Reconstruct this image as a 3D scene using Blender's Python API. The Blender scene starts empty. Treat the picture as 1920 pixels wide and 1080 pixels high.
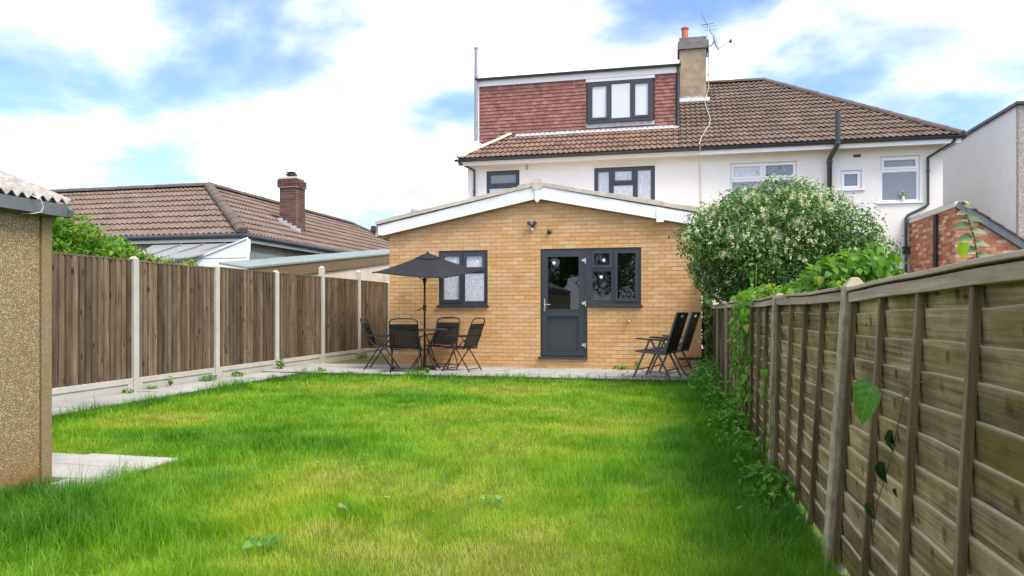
import bpy, bmesh, math, random
import numpy as np
from mathutils import Vector, Matrix

R = math.radians
rng = random.Random(7)
scn = bpy.context.scene
COL = scn.collection

# ------------------------------------------------------------------ camera
EYE = 1.18
cam_data = bpy.data.cameras.new("camera")
cam_data.sensor_width = 36.0
cam_data.lens = 36.0 * 1320 / 1920
cam_data.shift_y = 40 / 1920
cam_data.clip_start = 0.05
cam_data.clip_end = 2000
cam = bpy.data.objects.new("camera", cam_data)
cam.location = (0, 0, EYE)
cam.rotation_euler = (R(90), 0, R(12.7217))
COL.objects.link(cam)
scn.camera = cam

# ------------------------------------------------------------------ sky
SUN_ELEV, SUN_AZ = 55, 122          # degrees; azimuth clockwise from +Y
world = bpy.data.worlds.new("World")
scn.world = world
world.use_nodes = True
wt = world.node_tree
wt.nodes.clear()
def wn(t, **k):
    n = wt.nodes.new(t)
    for a, b in k.items():
        setattr(n, a, b)
    return n
w_out = wn("ShaderNodeOutputWorld")
w_bg = wn("ShaderNodeBackground")
w_bg.inputs["Strength"].default_value = 0.1
w_sky = wn("ShaderNodeTexSky", sky_type="NISHITA", sun_disc=False)
w_sky.sun_elevation = R(SUN_ELEV)
w_sky.sun_rotation = R(SUN_AZ)
w_sky.air_density = 1.0
w_sky.dust_density = 0.3
w_sky.ozone_density = 2.0
w_tc = wn("ShaderNodeTexCoord")
# clouds: noise on a flat layer seen from below, so that they shrink towards the horizon
w_sep = wn("ShaderNodeSeparateXYZ")
w_add = wn("ShaderNodeMath", operation="ADD"); w_add.inputs[1].default_value = 0.30
w_max = wn("ShaderNodeMath", operation="MAXIMUM"); w_max.inputs[1].default_value = 0.12
w_dx = wn("ShaderNodeMath", operation="DIVIDE")
w_dy = wn("ShaderNodeMath", operation="DIVIDE")
w_cmb = wn("ShaderNodeCombineXYZ")
w_map = wn("ShaderNodeMapping")
w_map.inputs["Location"].default_value = (15.0, -41.0, 0.0)
w_map.inputs["Scale"].default_value = (1.0, 1.0, 1.0)
w_noise = wn("ShaderNodeTexNoise")
w_noise.inputs["Scale"].default_value = 2.0
w_noise.inputs["Detail"].default_value = 7.0
w_noise.inputs["Roughness"].default_value = 0.50
w_noise.inputs["Distortion"].default_value = 0.15
w_ramp = wn("ShaderNodeValToRGB")
w_ramp.color_ramp.elements[0].position = 0.36
w_ramp.color_ramp.elements[1].position = 0.575
w_ramp.color_ramp.interpolation = "B_SPLINE"
_e = w_ramp.color_ramp.elements.new(0.46); _e.color = (0.22, 0.22, 0.22, 1)
w_noise2 = wn("ShaderNodeTexNoise")
w_noise2.inputs["Scale"].default_value = 3.6
w_noise2.inputs["Detail"].default_value = 7.0
w_ramp2 = wn("ShaderNodeValToRGB")
w_ramp2.color_ramp.elements[0].position = 0.26
w_ramp2.color_ramp.elements[0].color = (5.6, 5.7, 5.9, 1)
w_ramp2.color_ramp.elements[1].position = 0.66
w_ramp2.color_ramp.elements[1].color = (13.4, 13.0, 12.1, 1)
w_mix = wn("ShaderNodeMix", data_type="RGBA")
w_gain = wn("ShaderNodeMix", data_type="RGBA", blend_type="MULTIPLY")
w_gain.inputs[0].default_value = 1.0
w_gain.inputs[7].default_value = (0.90, 1.02, 1.66, 1)
L = wt.links.new
L(w_tc.outputs["Generated"], w_sep.inputs[0])
L(w_sep.outputs["Z"], w_max.inputs[0])
L(w_max.outputs[0], w_add.inputs[0])
L(w_sep.outputs["X"], w_dx.inputs[0]); L(w_add.outputs[0], w_dx.inputs[1])
L(w_sep.outputs["Y"], w_dy.inputs[0]); L(w_add.outputs[0], w_dy.inputs[1])
L(w_dx.outputs[0], w_cmb.inputs[0]); L(w_dy.outputs[0], w_cmb.inputs[1])
L(w_cmb.outputs[0], w_map.inputs["Vector"])
L(w_map.outputs[0], w_noise.inputs["Vector"])
L(w_map.outputs[0], w_noise2.inputs["Vector"])
L(w_noise.outputs["Fac"], w_ramp.inputs[0])
L(w_noise2.outputs["Fac"], w_ramp2.inputs[0])
L(w_ramp.outputs["Color"], w_mix.inputs[0])
L(w_sky.outputs[0], w_gain.inputs[6])
L(w_gain.outputs[2], w_mix.inputs[6])
L(w_ramp2.outputs["Color"], w_mix.inputs[7])
L(w_mix.outputs[2], w_bg.inputs["Color"])
L(w_bg.outputs[0], w_out.inputs[0])

# ------------------------------------------------------------------ sun, behind thin cloud
sun_data = bpy.data.lights.new("sun", "SUN")
sun_data.energy = 2.3
sun_data.angle = R(26)
sun_data.color = (1.0, 0.92, 0.75)
sun = bpy.data.objects.new("sun", sun_data)
_sd = Vector((math.sin(R(SUN_AZ)) * math.cos(R(SUN_ELEV)), math.cos(R(SUN_AZ)) * math.cos(R(SUN_ELEV)), math.sin(R(SUN_ELEV))))
sun.rotation_euler = (-_sd).to_track_quat("-Z", "Y").to_euler()
sun.location = _sd * 60
COL.objects.link(sun)

# ------------------------------------------------------------------ exposure
vs = scn.view_settings
vs.view_transform = "Standard"
vs.look = "None"
vs.exposure = 1.12
vs.gamma = 1.0
vs.use_curve_mapping = False
scn.cycles.use_denoising = True
scn.cycles.use_adaptive_sampling = False
scn.cycles.sample_clamp_indirect = 6.0
scn.cycles.max_bounces = 8
scn.cycles.diffuse_bounces = 4
scn.cycles.transparent_max_bounces = 24
scn.cycles.caustics_reflective = False
scn.cycles.caustics_refractive = False

# ------------------------------------------------------------------ object helpers
W = {}                               # world origin of every object by name

def link(o, parent=None, origin=(0, 0, 0)):
    COL.objects.link(o)
    origin = Vector(origin)
    W[o.name] = origin
    if parent is not None:
        o.parent = parent
        o.location = origin - W[parent.name]
    else:
        o.location = origin
    return o

def tag(o, label=None, cat=None, group=None, kind=None):
    if label: o["label"] = label
    if cat: o["category"] = cat
    if group: o["group"] = group
    if kind: o["kind"] = kind
    return o

def thing(name, label, cat, loc=(0, 0, 0), group=None):
    o = bpy.data.objects.new(name, None)
    o.empty_display_size = 0.2
    link(o, None, loc)
    return tag(o, label, cat, group)

def place(name, mesh, parent, mat4):
    """an object that shares mesh data, put at a world matrix (parents are never rotated)"""
    o = bpy.data.objects.new(name, mesh)
    link(o, parent, mat4.to_translation())
    if parent is None:
        o.matrix_basis = mat4
    else:
        m = mat4.copy()
        m.translation = mat4.to_translation() - W[parent.name]
        o.matrix_basis = m
    return o

def copy_tree(o, parent=None):
    c = o.copy()
    COL.objects.link(c)
    c.parent = parent
    W[c.name] = W.get(o.name, Vector((0, 0, 0)))
    for ch in list(o.children):
        copy_tree(ch, c)
    return c

class MB:
    """collects geometry in world (or local) coordinates, then links it as one mesh object"""
    def __init__(self):
        self.v = []; self.f = []; self.r = []
    def add(self, vs_, fs, rnd=None):
        b = len(self.v)
        self.v += [tuple(p) for p in vs_]
        self.f += [tuple(i + b for i in q) for q in fs]
        self.r += [0.0 if rnd is None else rnd] * len(vs_)
        return self
    def box(self, x0, x1, y0, y1, z0, z1, rnd=None):
        return self.add([(x0, y0, z0), (x1, y0, z0), (x1, y1, z0), (x0, y1, z0), (x0, y0, z1), (x1, y0, z1), (x1, y1, z1), (x0, y1, z1)],
                        [(3, 2, 1, 0), (4, 5, 6, 7), (0, 1, 5, 4), (1, 2, 6, 5), (2, 3, 7, 6), (3, 0, 4, 7)], rnd)
    def hexa(self, p, rnd=None):
        """eight corners: bottom 0-3 counter-clockwise, top 4-7"""
        return self.add(p, [(3, 2, 1, 0), (4, 5, 6, 7), (0, 1, 5, 4), (1, 2, 6, 5), (2, 3, 7, 6), (3, 0, 4, 7)], rnd)
    def prism(self, poly, fn, a, b, rnd=None):
        """polygon of 2-d points swept from a to b; fn(u, v, t) gives the 3-d point"""
        n = len(poly)
        vs_ = [fn(u, v, a) for u, v in poly] + [fn(u, v, b) for u, v in poly]
        fs = [tuple(range(n))[::-1], tuple(range(n, 2 * n))] + [(i, (i + 1) % n, n + (i + 1) % n, n + i) for i in range(n)]
        return self.add(vs_, fs, rnd)
    def bar(self, p, q, w, h, up=(0, 0, 1), rnd=None):
        p = Vector(p); q = Vector(q); d = (q - p).normalized(); up = Vector(up)
        s = d.cross(up)
        if s.length < 1e-4:
            s = d.cross(Vector((1, 0, 0)))
        s.normalize(); u = s.cross(d).normalized()
        s *= w / 2; u *= h / 2
        return self.hexa([p - s - u, p + s - u, q + s - u, q - s - u, p - s + u, p + s + u, q + s + u, q - s + u], rnd)
    def tube(self, pts, r, n=8, rnd=None, cap=True):
        pts = [Vector(p) for p in pts]
        rs = r if isinstance(r, (list, tuple)) else [r] * len(pts)
        vs_ = []; fs = []
        prev = None
        for i, p in enumerate(pts):
            if i == 0: d = pts[1] - pts[0]
            elif i == len(pts) - 1: d = pts[-1] - pts[-2]
            else: d = (pts[i + 1] - p).normalized() + (p - pts[i - 1]).normalized()
            d.normalize()
            if prev is None:
                a = Vector((0, 0, 1)) if abs(d.z) < 0.9 else Vector((1, 0, 0))
                s = d.cross(a).normalized()
            else:
                s = (prev - d * prev.dot(d)).normalized()
            prev = s
            t = d.cross(s)
            for k in range(n):
                an = 2 * math.pi * k / n
                vs_.append(p + (s * math.cos(an) + t * math.sin(an)) * rs[i])
        for i in range(len(pts) - 1):
            for k in range(n):
                fs.append((i * n + k, i * n + (k + 1) % n, (i + 1) * n + (k + 1) % n, (i + 1) * n + k))
        if cap:
            fs.append(tuple(range(n))[::-1]); fs.append(tuple(range((len(pts) - 1) * n, len(pts) * n)))
        return self.add(vs_, fs, rnd)
    def lathe(self, prof, c, n=16, axis="z"):
        vs_ = []; fs = []
        c = Vector(c)
        for r, h in prof:
            for k in range(n):
                an = 2 * math.pi * k / n
                a, b = r * math.cos(an), r * math.sin(an)
                vs_.append(c + (Vector((a, b, h)) if axis == "z" else Vector((a, h, b)) if axis == "y" else Vector((h, a, b))))
        m = len(prof)
        for i in range(m - 1):
            for k in range(n):
                fs.append((i * n + k, i * n + (k + 1) % n, (i + 1) * n + (k + 1) % n, (i + 1) * n + k))
        fs.append(tuple(range(n))[::-1]); fs.append(tuple(range((m - 1) * n, m * n)))
        return self.add(vs_, fs)
    def grid_holes(self, x0, x1, z0, z1, holes, y0, y1):
        """a slab in the xz plane, y0..y1 thick, less rectangular holes (a, b, c, d) = x from a to b, z from c to d"""
        xs = sorted({x0, x1, *[min(max(h[i], x0), x1) for h in holes for i in (0, 1)]})
        zs = sorted({z0, z1, *[min(max(h[i], z0), z1) for h in holes for i in (2, 3)]})
        for i in range(len(xs) - 1):
            run = None
            for j in range(len(zs) - 1):
                mx, mz = (xs[i] + xs[i + 1]) / 2, (zs[j] + zs[j + 1]) / 2
                inside = any(h[0] < mx < h[1] and h[2] < mz < h[3] for h in holes)
                if not inside and run is None: run = zs[j]
                if inside and run is not None:
                    self.box(xs[i], xs[i + 1], y0, y1, run, zs[j]); run = None
            if run is not None:
                self.box(xs[i], xs[i + 1], y0, y1, run, zs[-1])
        return self
    def mesh(self, name, mat, origin=(0, 0, 0), smooth=False):
        m = bpy.data.meshes.new(name)
        o = Vector(origin)
        m.from_pydata([tuple(Vector(p) - o) for p in self.v], [], self.f)
        if any(self.r):
            at = m.attributes.new("rnd", "FLOAT", "POINT")
            at.data.foreach_set("value", self.r)
        bm = bmesh.new(); bm.from_mesh(m)
        bmesh.ops.recalc_face_normals(bm, faces=bm.faces)
        bm.to_mesh(m); bm.free()
        if mat is not None: m.materials.append(mat)
        if smooth: m.shade_smooth()
        return m
    def build(self, name, mat, parent=None, origin=None, smooth=False, bevel=0.0, flat_angle=None):
        if origin is None:
            if parent is not None: origin = W[parent.name]
            else:
                a = np.array(self.v); origin = (float(a[:, 0].mean()), float(a[:, 1].mean()), float(a[:, 2].min()))
        me = self.mesh(name, mat, origin, smooth)
        if flat_angle: me.set_sharp_from_angle(angle=R(flat_angle))
        o = bpy.data.objects.new(name, me)
        link(o, parent, origin)
        if bevel:
            b = o.modifiers.new("bevel", "BEVEL"); b.width = bevel; b.segments = 2; b.limit_method = "ANGLE"; b.angle_limit = R(40)
        return o

def np_mesh(name, verts, tris, mat, attrs=None, smooth=False):
    m = bpy.data.meshes.new(name)
    verts = np.asarray(verts, np.float32); tris = np.asarray(tris, np.int32)
    k = tris.shape[1]
    m.vertices.add(len(verts)); m.vertices.foreach_set("co", verts.ravel())
    m.loops.add(tris.size); m.loops.foreach_set("vertex_index", tris.ravel())
    m.polygons.add(len(tris)); m.polygons.foreach_set("loop_start", np.arange(0, tris.size, k, dtype=np.int32))
    m.update(calc_edges=True)
    for a, val in (attrs or {}).items():
        at = m.attributes.new(a, "FLOAT", "POINT")
        at.data.foreach_set("value", np.asarray(val, np.float32))
    m.materials.append(mat)
    if smooth: m.shade_smooth()
    return m
# ------------------------------------------------------------------ materials
class NT:
    def __init__(self, name):
        self.m = bpy.data.materials.new(name); self.m.use_nodes = True
        self.t = self.m.node_tree; self.t.nodes.clear()
        self.out = self.t.nodes.new("ShaderNodeOutputMaterial")
    def n(self, typ, ins=None, **k):
        nd = self.t.nodes.new(typ)
        for a, b in k.items(): setattr(nd, a, b)
        for a, b in (ins or {}).items(): self.set(nd.inputs[a], b)
        return nd
    def set(self, sock, val):
        if isinstance(val, bpy.types.NodeSocket): self.t.links.new(val, sock)
        else: sock.default_value = val
    def math(self, op, a, b=0.0, clamp=False):
        nd = self.n("ShaderNodeMath", operation=op, use_clamp=clamp)
        self.set(nd.inputs[0], a); self.set(nd.inputs[1], b)
        return nd.outputs[0]
    def mix(self, fac, a, b, blend="MIX"):
        nd = self.n("ShaderNodeMix", data_type="RGBA", blend_type=blend)
        self.set(nd.inputs[0], fac); self.set(nd.inputs[6], a); self.set(nd.inputs[7], b)
        return nd.outputs[2]
    def ramp(self, fac, stops, interp="LINEAR"):
        nd = self.n("ShaderNodeValToRGB"); cr = nd.color_ramp; cr.interpolation = interp
        while len(cr.elements) < len(stops): cr.elements.new(0.5)
        for e, (p, c) in zip(cr.elements, stops):
            e.position = p; e.color = (c, c, c, 1) if isinstance(c, (int, float)) else (*c, 1)
        self.set(nd.inputs[0], fac)
        return nd.outputs[0]
    def pos(self, scale=(1, 1, 1), loc=(0, 0, 0), rot=(0, 0, 0), obj=False):
        src = self.n("ShaderNodeTexCoord").outputs["Object"] if obj else self.n("ShaderNodeNewGeometry").outputs["Position"]
        mp = self.n("ShaderNodeMapping", {"Vector": src, "Scale": scale, "Location": loc, "Rotation": rot})
        return mp.outputs[0]
    def noise(self, vec, scale, detail=4.0, rough=0.55, dist=0.0):
        return self.n("ShaderNodeTexNoise", {"Vector": vec, "Scale": scale, "Detail": detail, "Roughness": rough, "Distortion": dist}).outputs["Fac"]
    def rnd(self):
        a = self.n("ShaderNodeAttribute", attribute_name="rnd").outputs["Fac"]
        return self.math("FRACT", self.math("ADD", a, self.n("ShaderNodeObjectInfo").outputs["Random"]))
    def bump(self, h, strength=0.3, dist=0.01):
        return self.n("ShaderNodeBump", {"Height": h, "Strength": strength, "Distance": dist}).outputs[0]
    def principled(self, color, rough=0.8, normal=None, metal=0.0, spec=0.3):
        p = self.n("ShaderNodeBsdfPrincipled", {"Base Color": color, "Roughness": rough, "Metallic": metal, "Specular IOR Level": spec})
        if normal is not None: self.set(p.inputs["Normal"], normal)
        return p.outputs[0]
    def done(self, sh):
        self.t.links.new(sh, self.out.inputs["Surface"]); return self.m

def c4(c): return (*c, 1) if len(c) == 3 else c

def plain(name, col, rough=0.6, vary=0.12, scale=8.0, bump=0.15, metal=0.0, spec=0.3, stretch=(1, 1, 1), rnd=0.1, dirt=None, dirt_amt=0.5, bscale=None):
    t = NT(name)
    p = t.pos(stretch)
    n1 = t.noise(p, scale, 6)
    dark = tuple(c * (1 - vary) for c in col); lite = tuple(min(1, c * (1 + vary)) for c in col)
    c = t.ramp(n1, [(0.3, dark), (0.7, lite)])
    if rnd:
        v = t.n("ShaderNodeMapRange", {"Value": t.rnd(), "To Min": 1 - rnd, "To Max": 1 + rnd}).outputs[0]
        c = t.mix(1.0, c, t.n("ShaderNodeCombineColor", {0: v, 1: v, 2: v}).outputs[0], "MULTIPLY")
    if dirt:
        d = t.noise(t.pos(), 1.7, 7, 0.65)
        c = t.mix(t.math("MULTIPLY", t.ramp(d, [(0.48, 0.0), (0.72, 1.0)]), dirt_amt), c, c4(dirt))
    nb = t.bump(t.noise(p, bscale or scale * 5, 5), bump, 0.004) if bump else None
    return t.done(t.principled(c, rough, nb, metal, spec))

def speckle(name, base, lite, dark, scale, rough=0.9, stain=None, bump=0.6, damp=None):
    """pebbledash: small stones on a render, each of its own shade"""
    t = NT(name)
    p = t.pos()
    vo = t.n("ShaderNodeTexVoronoi", {"Vector": p, "Scale": scale, "Randomness": 1.0})
    sh = t.n("ShaderNodeSeparateColor", {0: vo.outputs["Color"]}).outputs[0]
    c = t.ramp(sh, [(0.0, dark), (0.35, base), (0.72, base), (0.93, lite), (1.0, lite)])
    if stain:
        n2 = t.noise(t.pos((1, 1, 0.6)), 1.6, 6, 0.6)
        c = t.mix(t.ramp(n2, [(0.42, 0.0), (0.68, 0.75)]), c, t.mix(1.0, c, c4(stain), "MULTIPLY"))
    if damp:
        z = t.n("ShaderNodeSeparateXYZ", {0: t.n("ShaderNodeNewGeometry").outputs["Position"]}).outputs[2]
        f = t.math("SUBTRACT", t.math("MULTIPLY", t.noise(t.pos(), 2.4, 6, 0.65), 1.5), t.math("MULTIPLY", z, 1.6))
        c = t.mix(t.ramp(f, [(0.25, 0.0), (0.75, 0.7)]), c, c4(damp))
    hgt = t.ramp(vo.outputs["Distance"], [(0.0, 1.0), (0.6, 0.0)])
    return t.done(t.principled(c, rough, t.bump(hgt, bump, 0.006)))

def wood(name, dark, mid, lite, grain="z", fine=26.0, bigw=0.4, algae=None, algae_amt=0.5, rnd=0.22, stripe=None, dist=0.4, long=0.04, edge=None, knot=0.08):
    t = NT(name)
    st = {"z": (1, 1, long), "y": (1, long, 1), "x": (long, 1, 1)}[grain]
    off = t.n("ShaderNodeVectorMath", operation="ADD")
    r = t.rnd()
    t.set(off.inputs[0], t.n("ShaderNodeNewGeometry").outputs["Position"])
    t.set(off.inputs[1], t.n("ShaderNodeCombineXYZ", {0: t.math("MULTIPLY", r, 7.0), 1: t.math("MULTIPLY", r, 3.0), 2: t.math("MULTIPLY", r, 5.0)}).outputs[0])
    mp = t.n("ShaderNodeMapping", {"Vector": off.outputs[0], "Scale": st}).outputs[0]
    g = t.noise(mp, fine, 6, 0.62, dist)
    big = t.noise(t.n("ShaderNodeMapping", {"Vector": off.outputs[0], "Scale": tuple(0.35 if s < 1 else 1 for s in st)}).outputs[0], 5.5, 5, 0.6)
    c = t.ramp(t.math("ADD", t.math("MULTIPLY", g, 1 - bigw), t.math("MULTIPLY", big, bigw)), [(0.36, dark), (0.49, mid), (0.63, lite)])
    # knots: small dark rings stretched along the grain
    sp = t.n("ShaderNodeSeparateXYZ", {0: off.outputs[0]})
    ky, kz = (1.0, 0.40) if grain == "z" else (0.40, 1.0)
    kv = t.n("ShaderNodeCombineXYZ", {0: t.math("MULTIPLY", sp.outputs[1], ky), 1: t.math("MULTIPLY", sp.outputs[2], kz)}).outputs[0]
    kn = t.n("ShaderNodeTexVoronoi", {"Vector": kv, "Scale": 4.2}, voronoi_dimensions="2D")
    if edge:
        # boards cut from one log: a knot at about the same place in every board of a bay, and broad weathered patches
        pp = t.n("ShaderNodeSeparateXYZ", {0: t.n("ShaderNodeNewGeometry").outputs["Position"]})
        fy = t.math("SUBTRACT", t.math("FRACT", t.math("ADD", t.math("MULTIPLY", pp.outputs[1], 2.27), t.math("MULTIPLY", r, 0.26))), 0.42)
        fz = t.math("SUBTRACT", t.math("FRACT", t.math("ADD", t.math("MULTIPLY", pp.outputs[2], 10.0), t.math("MULTIPLY", r, 0.35))), 0.5)
        wob = t.math("MULTIPLY", t.math("SUBTRACT", t.noise(t.pos((1, 1, 1)), 30, 3), 0.5), 0.9)
        ky_ = t.math("ADD", t.math("MULTIPLY", fy, 19.0), wob); kz_ = t.math("ADD", t.math("MULTIPLY", fz, 3.1), wob)
        kd = t.math("SQRT", t.math("ADD", t.math("MULTIPLY", ky_, ky_), t.math("MULTIPLY", kz_, kz_)))
        pw = t.ramp(t.noise(t.pos((1, 0.8, 1.3)), 3.4, 5, 0.6), [(0.34, 0.50), (0.66, 1.32)])
        c = t.mix(1.0, c, pw, "MULTIPLY")
        c = t.mix(t.math("MULTIPLY", t.ramp(kd, [(0.30, 0.90), (0.75, 0.45), (1.9, 0.0)]), t.ramp(t.noise(t.pos((1, 2.2, 7.0)), 1.6, 2), [(0.40, 0.0), (0.60, 1.0)])), c, (0.026, 0.020, 0.010, 1))
    c = t.mix(t.ramp(kn.outputs["Distance"], [(knot * 0.35, 0.85), (knot, 0.0)]), c, c4(tuple(x * 0.42 for x in dark)))
    v = t.n("ShaderNodeMapRange", {"Value": r, "To Min": 1 - rnd, "To Max": 1 + rnd}).outputs[0]
    c = t.mix(1.0, c, t.n("ShaderNodeCombineColor", {0: v, 1: v, 2: v}).outputs[0], "MULTIPLY")
    if algae:
        a = t.noise(t.pos((1, 0.6, 1.6)), 2.6, 6, 0.65)
        c = t.mix(t.math("MULTIPLY", t.ramp(a, [(0.45, 0.0), (0.68, 1.0)]), algae_amt), c, c4(algae))
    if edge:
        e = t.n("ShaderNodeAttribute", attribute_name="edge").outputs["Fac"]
        c = t.mix(t.math("MULTIPLY", t.math("POWER", e, 26.0), 0.85), c, c4(edge))  # pale sawn top edge, with the light it catches put into the colour
    return t.done(t.principled(c, 0.85, t.bump(g, 0.55, 0.004), spec=0.15))

def leafmat(name, stops, trans=0.35, rough=0.55, spec=0.25, gloss=True):
    t = NT(name)
    c = t.ramp(t.rnd(), stops)
    p = t.principled(c, rough, None, 0, spec)
    tr = t.n("ShaderNodeBsdfTranslucent", {"Color": t.mix(1.0, c, (1.25, 1.35, 0.55, 1), "MULTIPLY")})
    mx = t.n("ShaderNodeMixShader", {0: trans, 1: p, 2: tr.outputs[0]})
    return t.done(mx.outputs[0])

def glassmat(name, tint=(0.85, 0.88, 0.88), ior=1.45, rough=0.0):
    """a thin pane: reflects by angle, lets the rest straight through"""
    t = NT(name)
    fr = t.n("ShaderNodeFresnel", {"IOR": ior}).outputs[0]
    gl = t.n("ShaderNodeBsdfGlossy", {"Color": (0.95, 0.97, 1.0, 1), "Roughness": rough})
    nb = t.bump(t.noise(t.pos(), 2.2, 2), 0.05, 0.02)
    t.set(gl.inputs["Normal"], nb)
    tr = t.n("ShaderNodeBsdfTransparent", {"Color": c4(tint)})
    return t.done(t.n("ShaderNodeMixShader", {0: fr, 1: tr.outputs[0], 2: gl.outputs[0]}).outputs[0])

def frosted(name, col, pattern=0.0, scale=40.0, rough=0.25, spec=0.6):
    t = NT(name)
    n1 = t.noise(t.pos((1, 1, 0.45)), scale, 6, 0.7, 1.5)
    c = t.mix(pattern, c4(col), t.mix(1.0, c4(col), t.ramp(n1, [(0.38, 0.25), (0.60, 1.0)]), "MULTIPLY"))
    return t.done(t.principled(c, rough, t.bump(n1, 0.5 * pattern + 0.05, 0.004), spec=spec))

M = {}
def brickmat(name, stops, spot, mortar_smear=0.42):
    t = NT(name)
    c = t.ramp(t.rnd(), stops)
    n1 = t.noise(t.pos(), 24, 7, 0.7)
    c = t.mix(t.ramp(n1, [(0.50, 0.0), (0.75, 0.55)]), c, c4(spot))
    n2 = t.noise(t.pos((1, 1, 2.2)), 1.3, 6, 0.6)
    c = t.mix(t.math("MULTIPLY", t.ramp(n2, [(0.50, 0.0), (0.75, 1.0)]), mortar_smear), c, (0.62, 0.50, 0.36, 1))
    return t.done(t.principled(c, 0.88, t.bump(t.noise(t.pos(), 130, 4), 0.35, 0.004), spec=0.15))

M["brick"] = brickmat("yellow_brick", [(0.0, (0.53, 0.300, 0.118)), (0.35, (0.57, 0.338, 0.142)), (0.7, (0.60, 0.367, 0.165)), (1.0, (0.63, 0.415, 0.21))], (0.50, 0.270, 0.10))
M["mortar"] = plain("sandy_mortar", (0.55, 0.34, 0.155), 0.95, 0.15, 12, 0.4)
M["brick_red"] = brickmat("red_stock_brick", [(0.0, (0.34, 0.11, 0.055)), (0.45, (0.42, 0.17, 0.085)), (0.8, (0.50, 0.28, 0.16)), (1.0, (0.62, 0.48, 0.33))], (0.28, 0.10, 0.06), 0.2)
M["brick_dark"] = brickmat("dark_red_brick", [(0.0, (0.085, 0.045, 0.038)), (0.6, (0.120, 0.060, 0.050)), (1.0, (0.155, 0.085, 0.070))], (0.08, 0.045, 0.04), 0.1)
M["mortar_grey"] = plain("grey_mortar", (0.42, 0.36, 0.30), 0.95, 0.15, 12, 0.4)
M["render"] = plain("cream_render", (0.78, 0.755, 0.69), 0.9, 0.025, 3.0, 0.2, bscale=90, rnd=0, dirt=(0.66, 0.61, 0.55), dirt_amt=0.25)
M["render_pink"] = plain("pinkish_render", (0.79, 0.755, 0.71), 0.9, 0.02, 3.0, 0.2, bscale=90, rnd=0, dirt=(0.68, 0.62, 0.58), dirt_amt=0.2)
M["render_white"] = plain("white_render", (0.70, 0.705, 0.69), 0.9, 0.03, 2.0, 0.2, bscale=90, rnd=0, dirt=(0.58, 0.57, 0.55), dirt_amt=0.3)
M["render_beige"] = plain("beige_render", (0.60, 0.55, 0.46), 0.9, 0.1, 2.0, 0.3, bscale=60, rnd=0, dirt=(0.36, 0.33, 0.28), dirt_amt=0.6)
M["pvc_grey"] = plain("anthracite_frame", (0.034, 0.039, 0.046), 0.38, 0.06, 20, 0.05, rnd=0.04, spec=0.5)
M["pvc_white"] = plain("white_frame", (0.78, 0.78, 0.77), 0.4, 0.03, 20, 0.05, rnd=0.03, spec=0.5)
M["white_paint"] = plain("white_board", (0.80, 0.80, 0.79), 0.5, 0.03, 6, 0.1, rnd=0.03, dirt=(0.66, 0.64, 0.60), dirt_amt=0.3)
M["fascia_pink"] = plain("pale_fascia", (0.72, 0.60, 0.52), 0.6, 0.05, 4, 0.1, rnd=0)
M["black_plastic"] = plain("black_plastic", (0.030, 0.032, 0.036), 0.45, 0.15, 9, 0.1, spec=0.4)
M["gutter"] = plain("grey_gutter", (0.045, 0.05, 0.056), 0.45, 0.2, 6, 0.1, spec=0.4)
M["pipe_grey"] = plain("grey_pipe", (0.28, 0.30, 0.32), 0.45, 0.08, 6, 0.05, spec=0.4)
M["lead"] = plain("lead_flashing", (0.42, 0.43, 0.44), 0.6, 0.25, 9, 0.3)
M["cement"] = plain("pale_cement", (0.56, 0.50, 0.44), 0.95, 0.18, 14, 0.5)
M["tile_brown"] = plain("brown_roof_tile", (0.140, 0.101, 0.079), 0.85, 0.16, 9, 0.4, rnd=0.13, dirt=(0.30, 0.235, 0.18), dirt_amt=0.4, bscale=40)
M["tile_warm"] = plain("warm_roof_tile", (0.185, 0.118, 0.089), 0.85, 0.16, 9, 0.4, rnd=0.20, dirt=(0.24, 0.16, 0.11), dirt_amt=0.5, bscale=40)
M["tile_bung"] = plain("reddish_roof_tile", (0.168, 0.122, 0.096), 0.85, 0.14, 8, 0.4, rnd=0.10, dirt=(0.31, 0.24, 0.20), dirt_amt=0.4, bscale=40)
M["tile_ridge"] = plain("dark_ridge_tile", (0.115, 0.090, 0.076), 0.9, 0.2, 9, 0.4, rnd=0.12)
M["tile_hung"] = plain("hung_clay_tile", (0.270, 0.124, 0.104), 0.85, 0.15, 8, 0.35, rnd=0.26, dirt=(0.25, 0.125, 0.112), dirt_amt=0.6, bscale=50)
M["tile_beige"] = plain("beige_verge_tile", (0.52, 0.46, 0.37), 0.9, 0.15, 9, 0.4, rnd=0.12)
M["deck"] = plain("roof_underlay", (0.06, 0.05, 0.045), 0.9, 0.1, 4, 0)
M["terracotta"] = plain("terracotta", (0.46, 0.16, 0.095), 0.8, 0.15, 8, 0.2)
M["stack"] = plain("weathered_stack_render", (0.36, 0.28, 0.185), 0.95, 0.25, 4.5, 0.6, rnd=0, dirt=(0.22, 0.20, 0.165), dirt_amt=0.75)
M["stack_cap"] = plain("dark_stack_cap", (0.19, 0.175, 0.17), 0.95, 0.2, 6, 0.6, rnd=0)
M["metal"] = plain("galvanised_metal", (0.42, 0.43, 0.44), 0.4, 0.1, 12, 0.05, metal=0.8)
M["chrome"] = plain("bright_metal", (0.72, 0.72, 0.72), 0.25, 0.03, 12, 0.0, metal=0.9)
M["dish"] = plain("grey_dish", (0.34, 0.35, 0.36), 0.5, 0.1, 12, 0.05)
M["cable"] = plain("white_cable", (0.62, 0.56, 0.50), 0.6, 0.05, 12, 0)
M["fence_wood"] = wood("brown_fence_board", (0.072, 0.049, 0.030), (0.140, 0.101, 0.065), (0.225, 0.170, 0.112), "z", 40, rnd=0.38, dist=0.2, long=0.03, knot=0.10)
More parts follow.
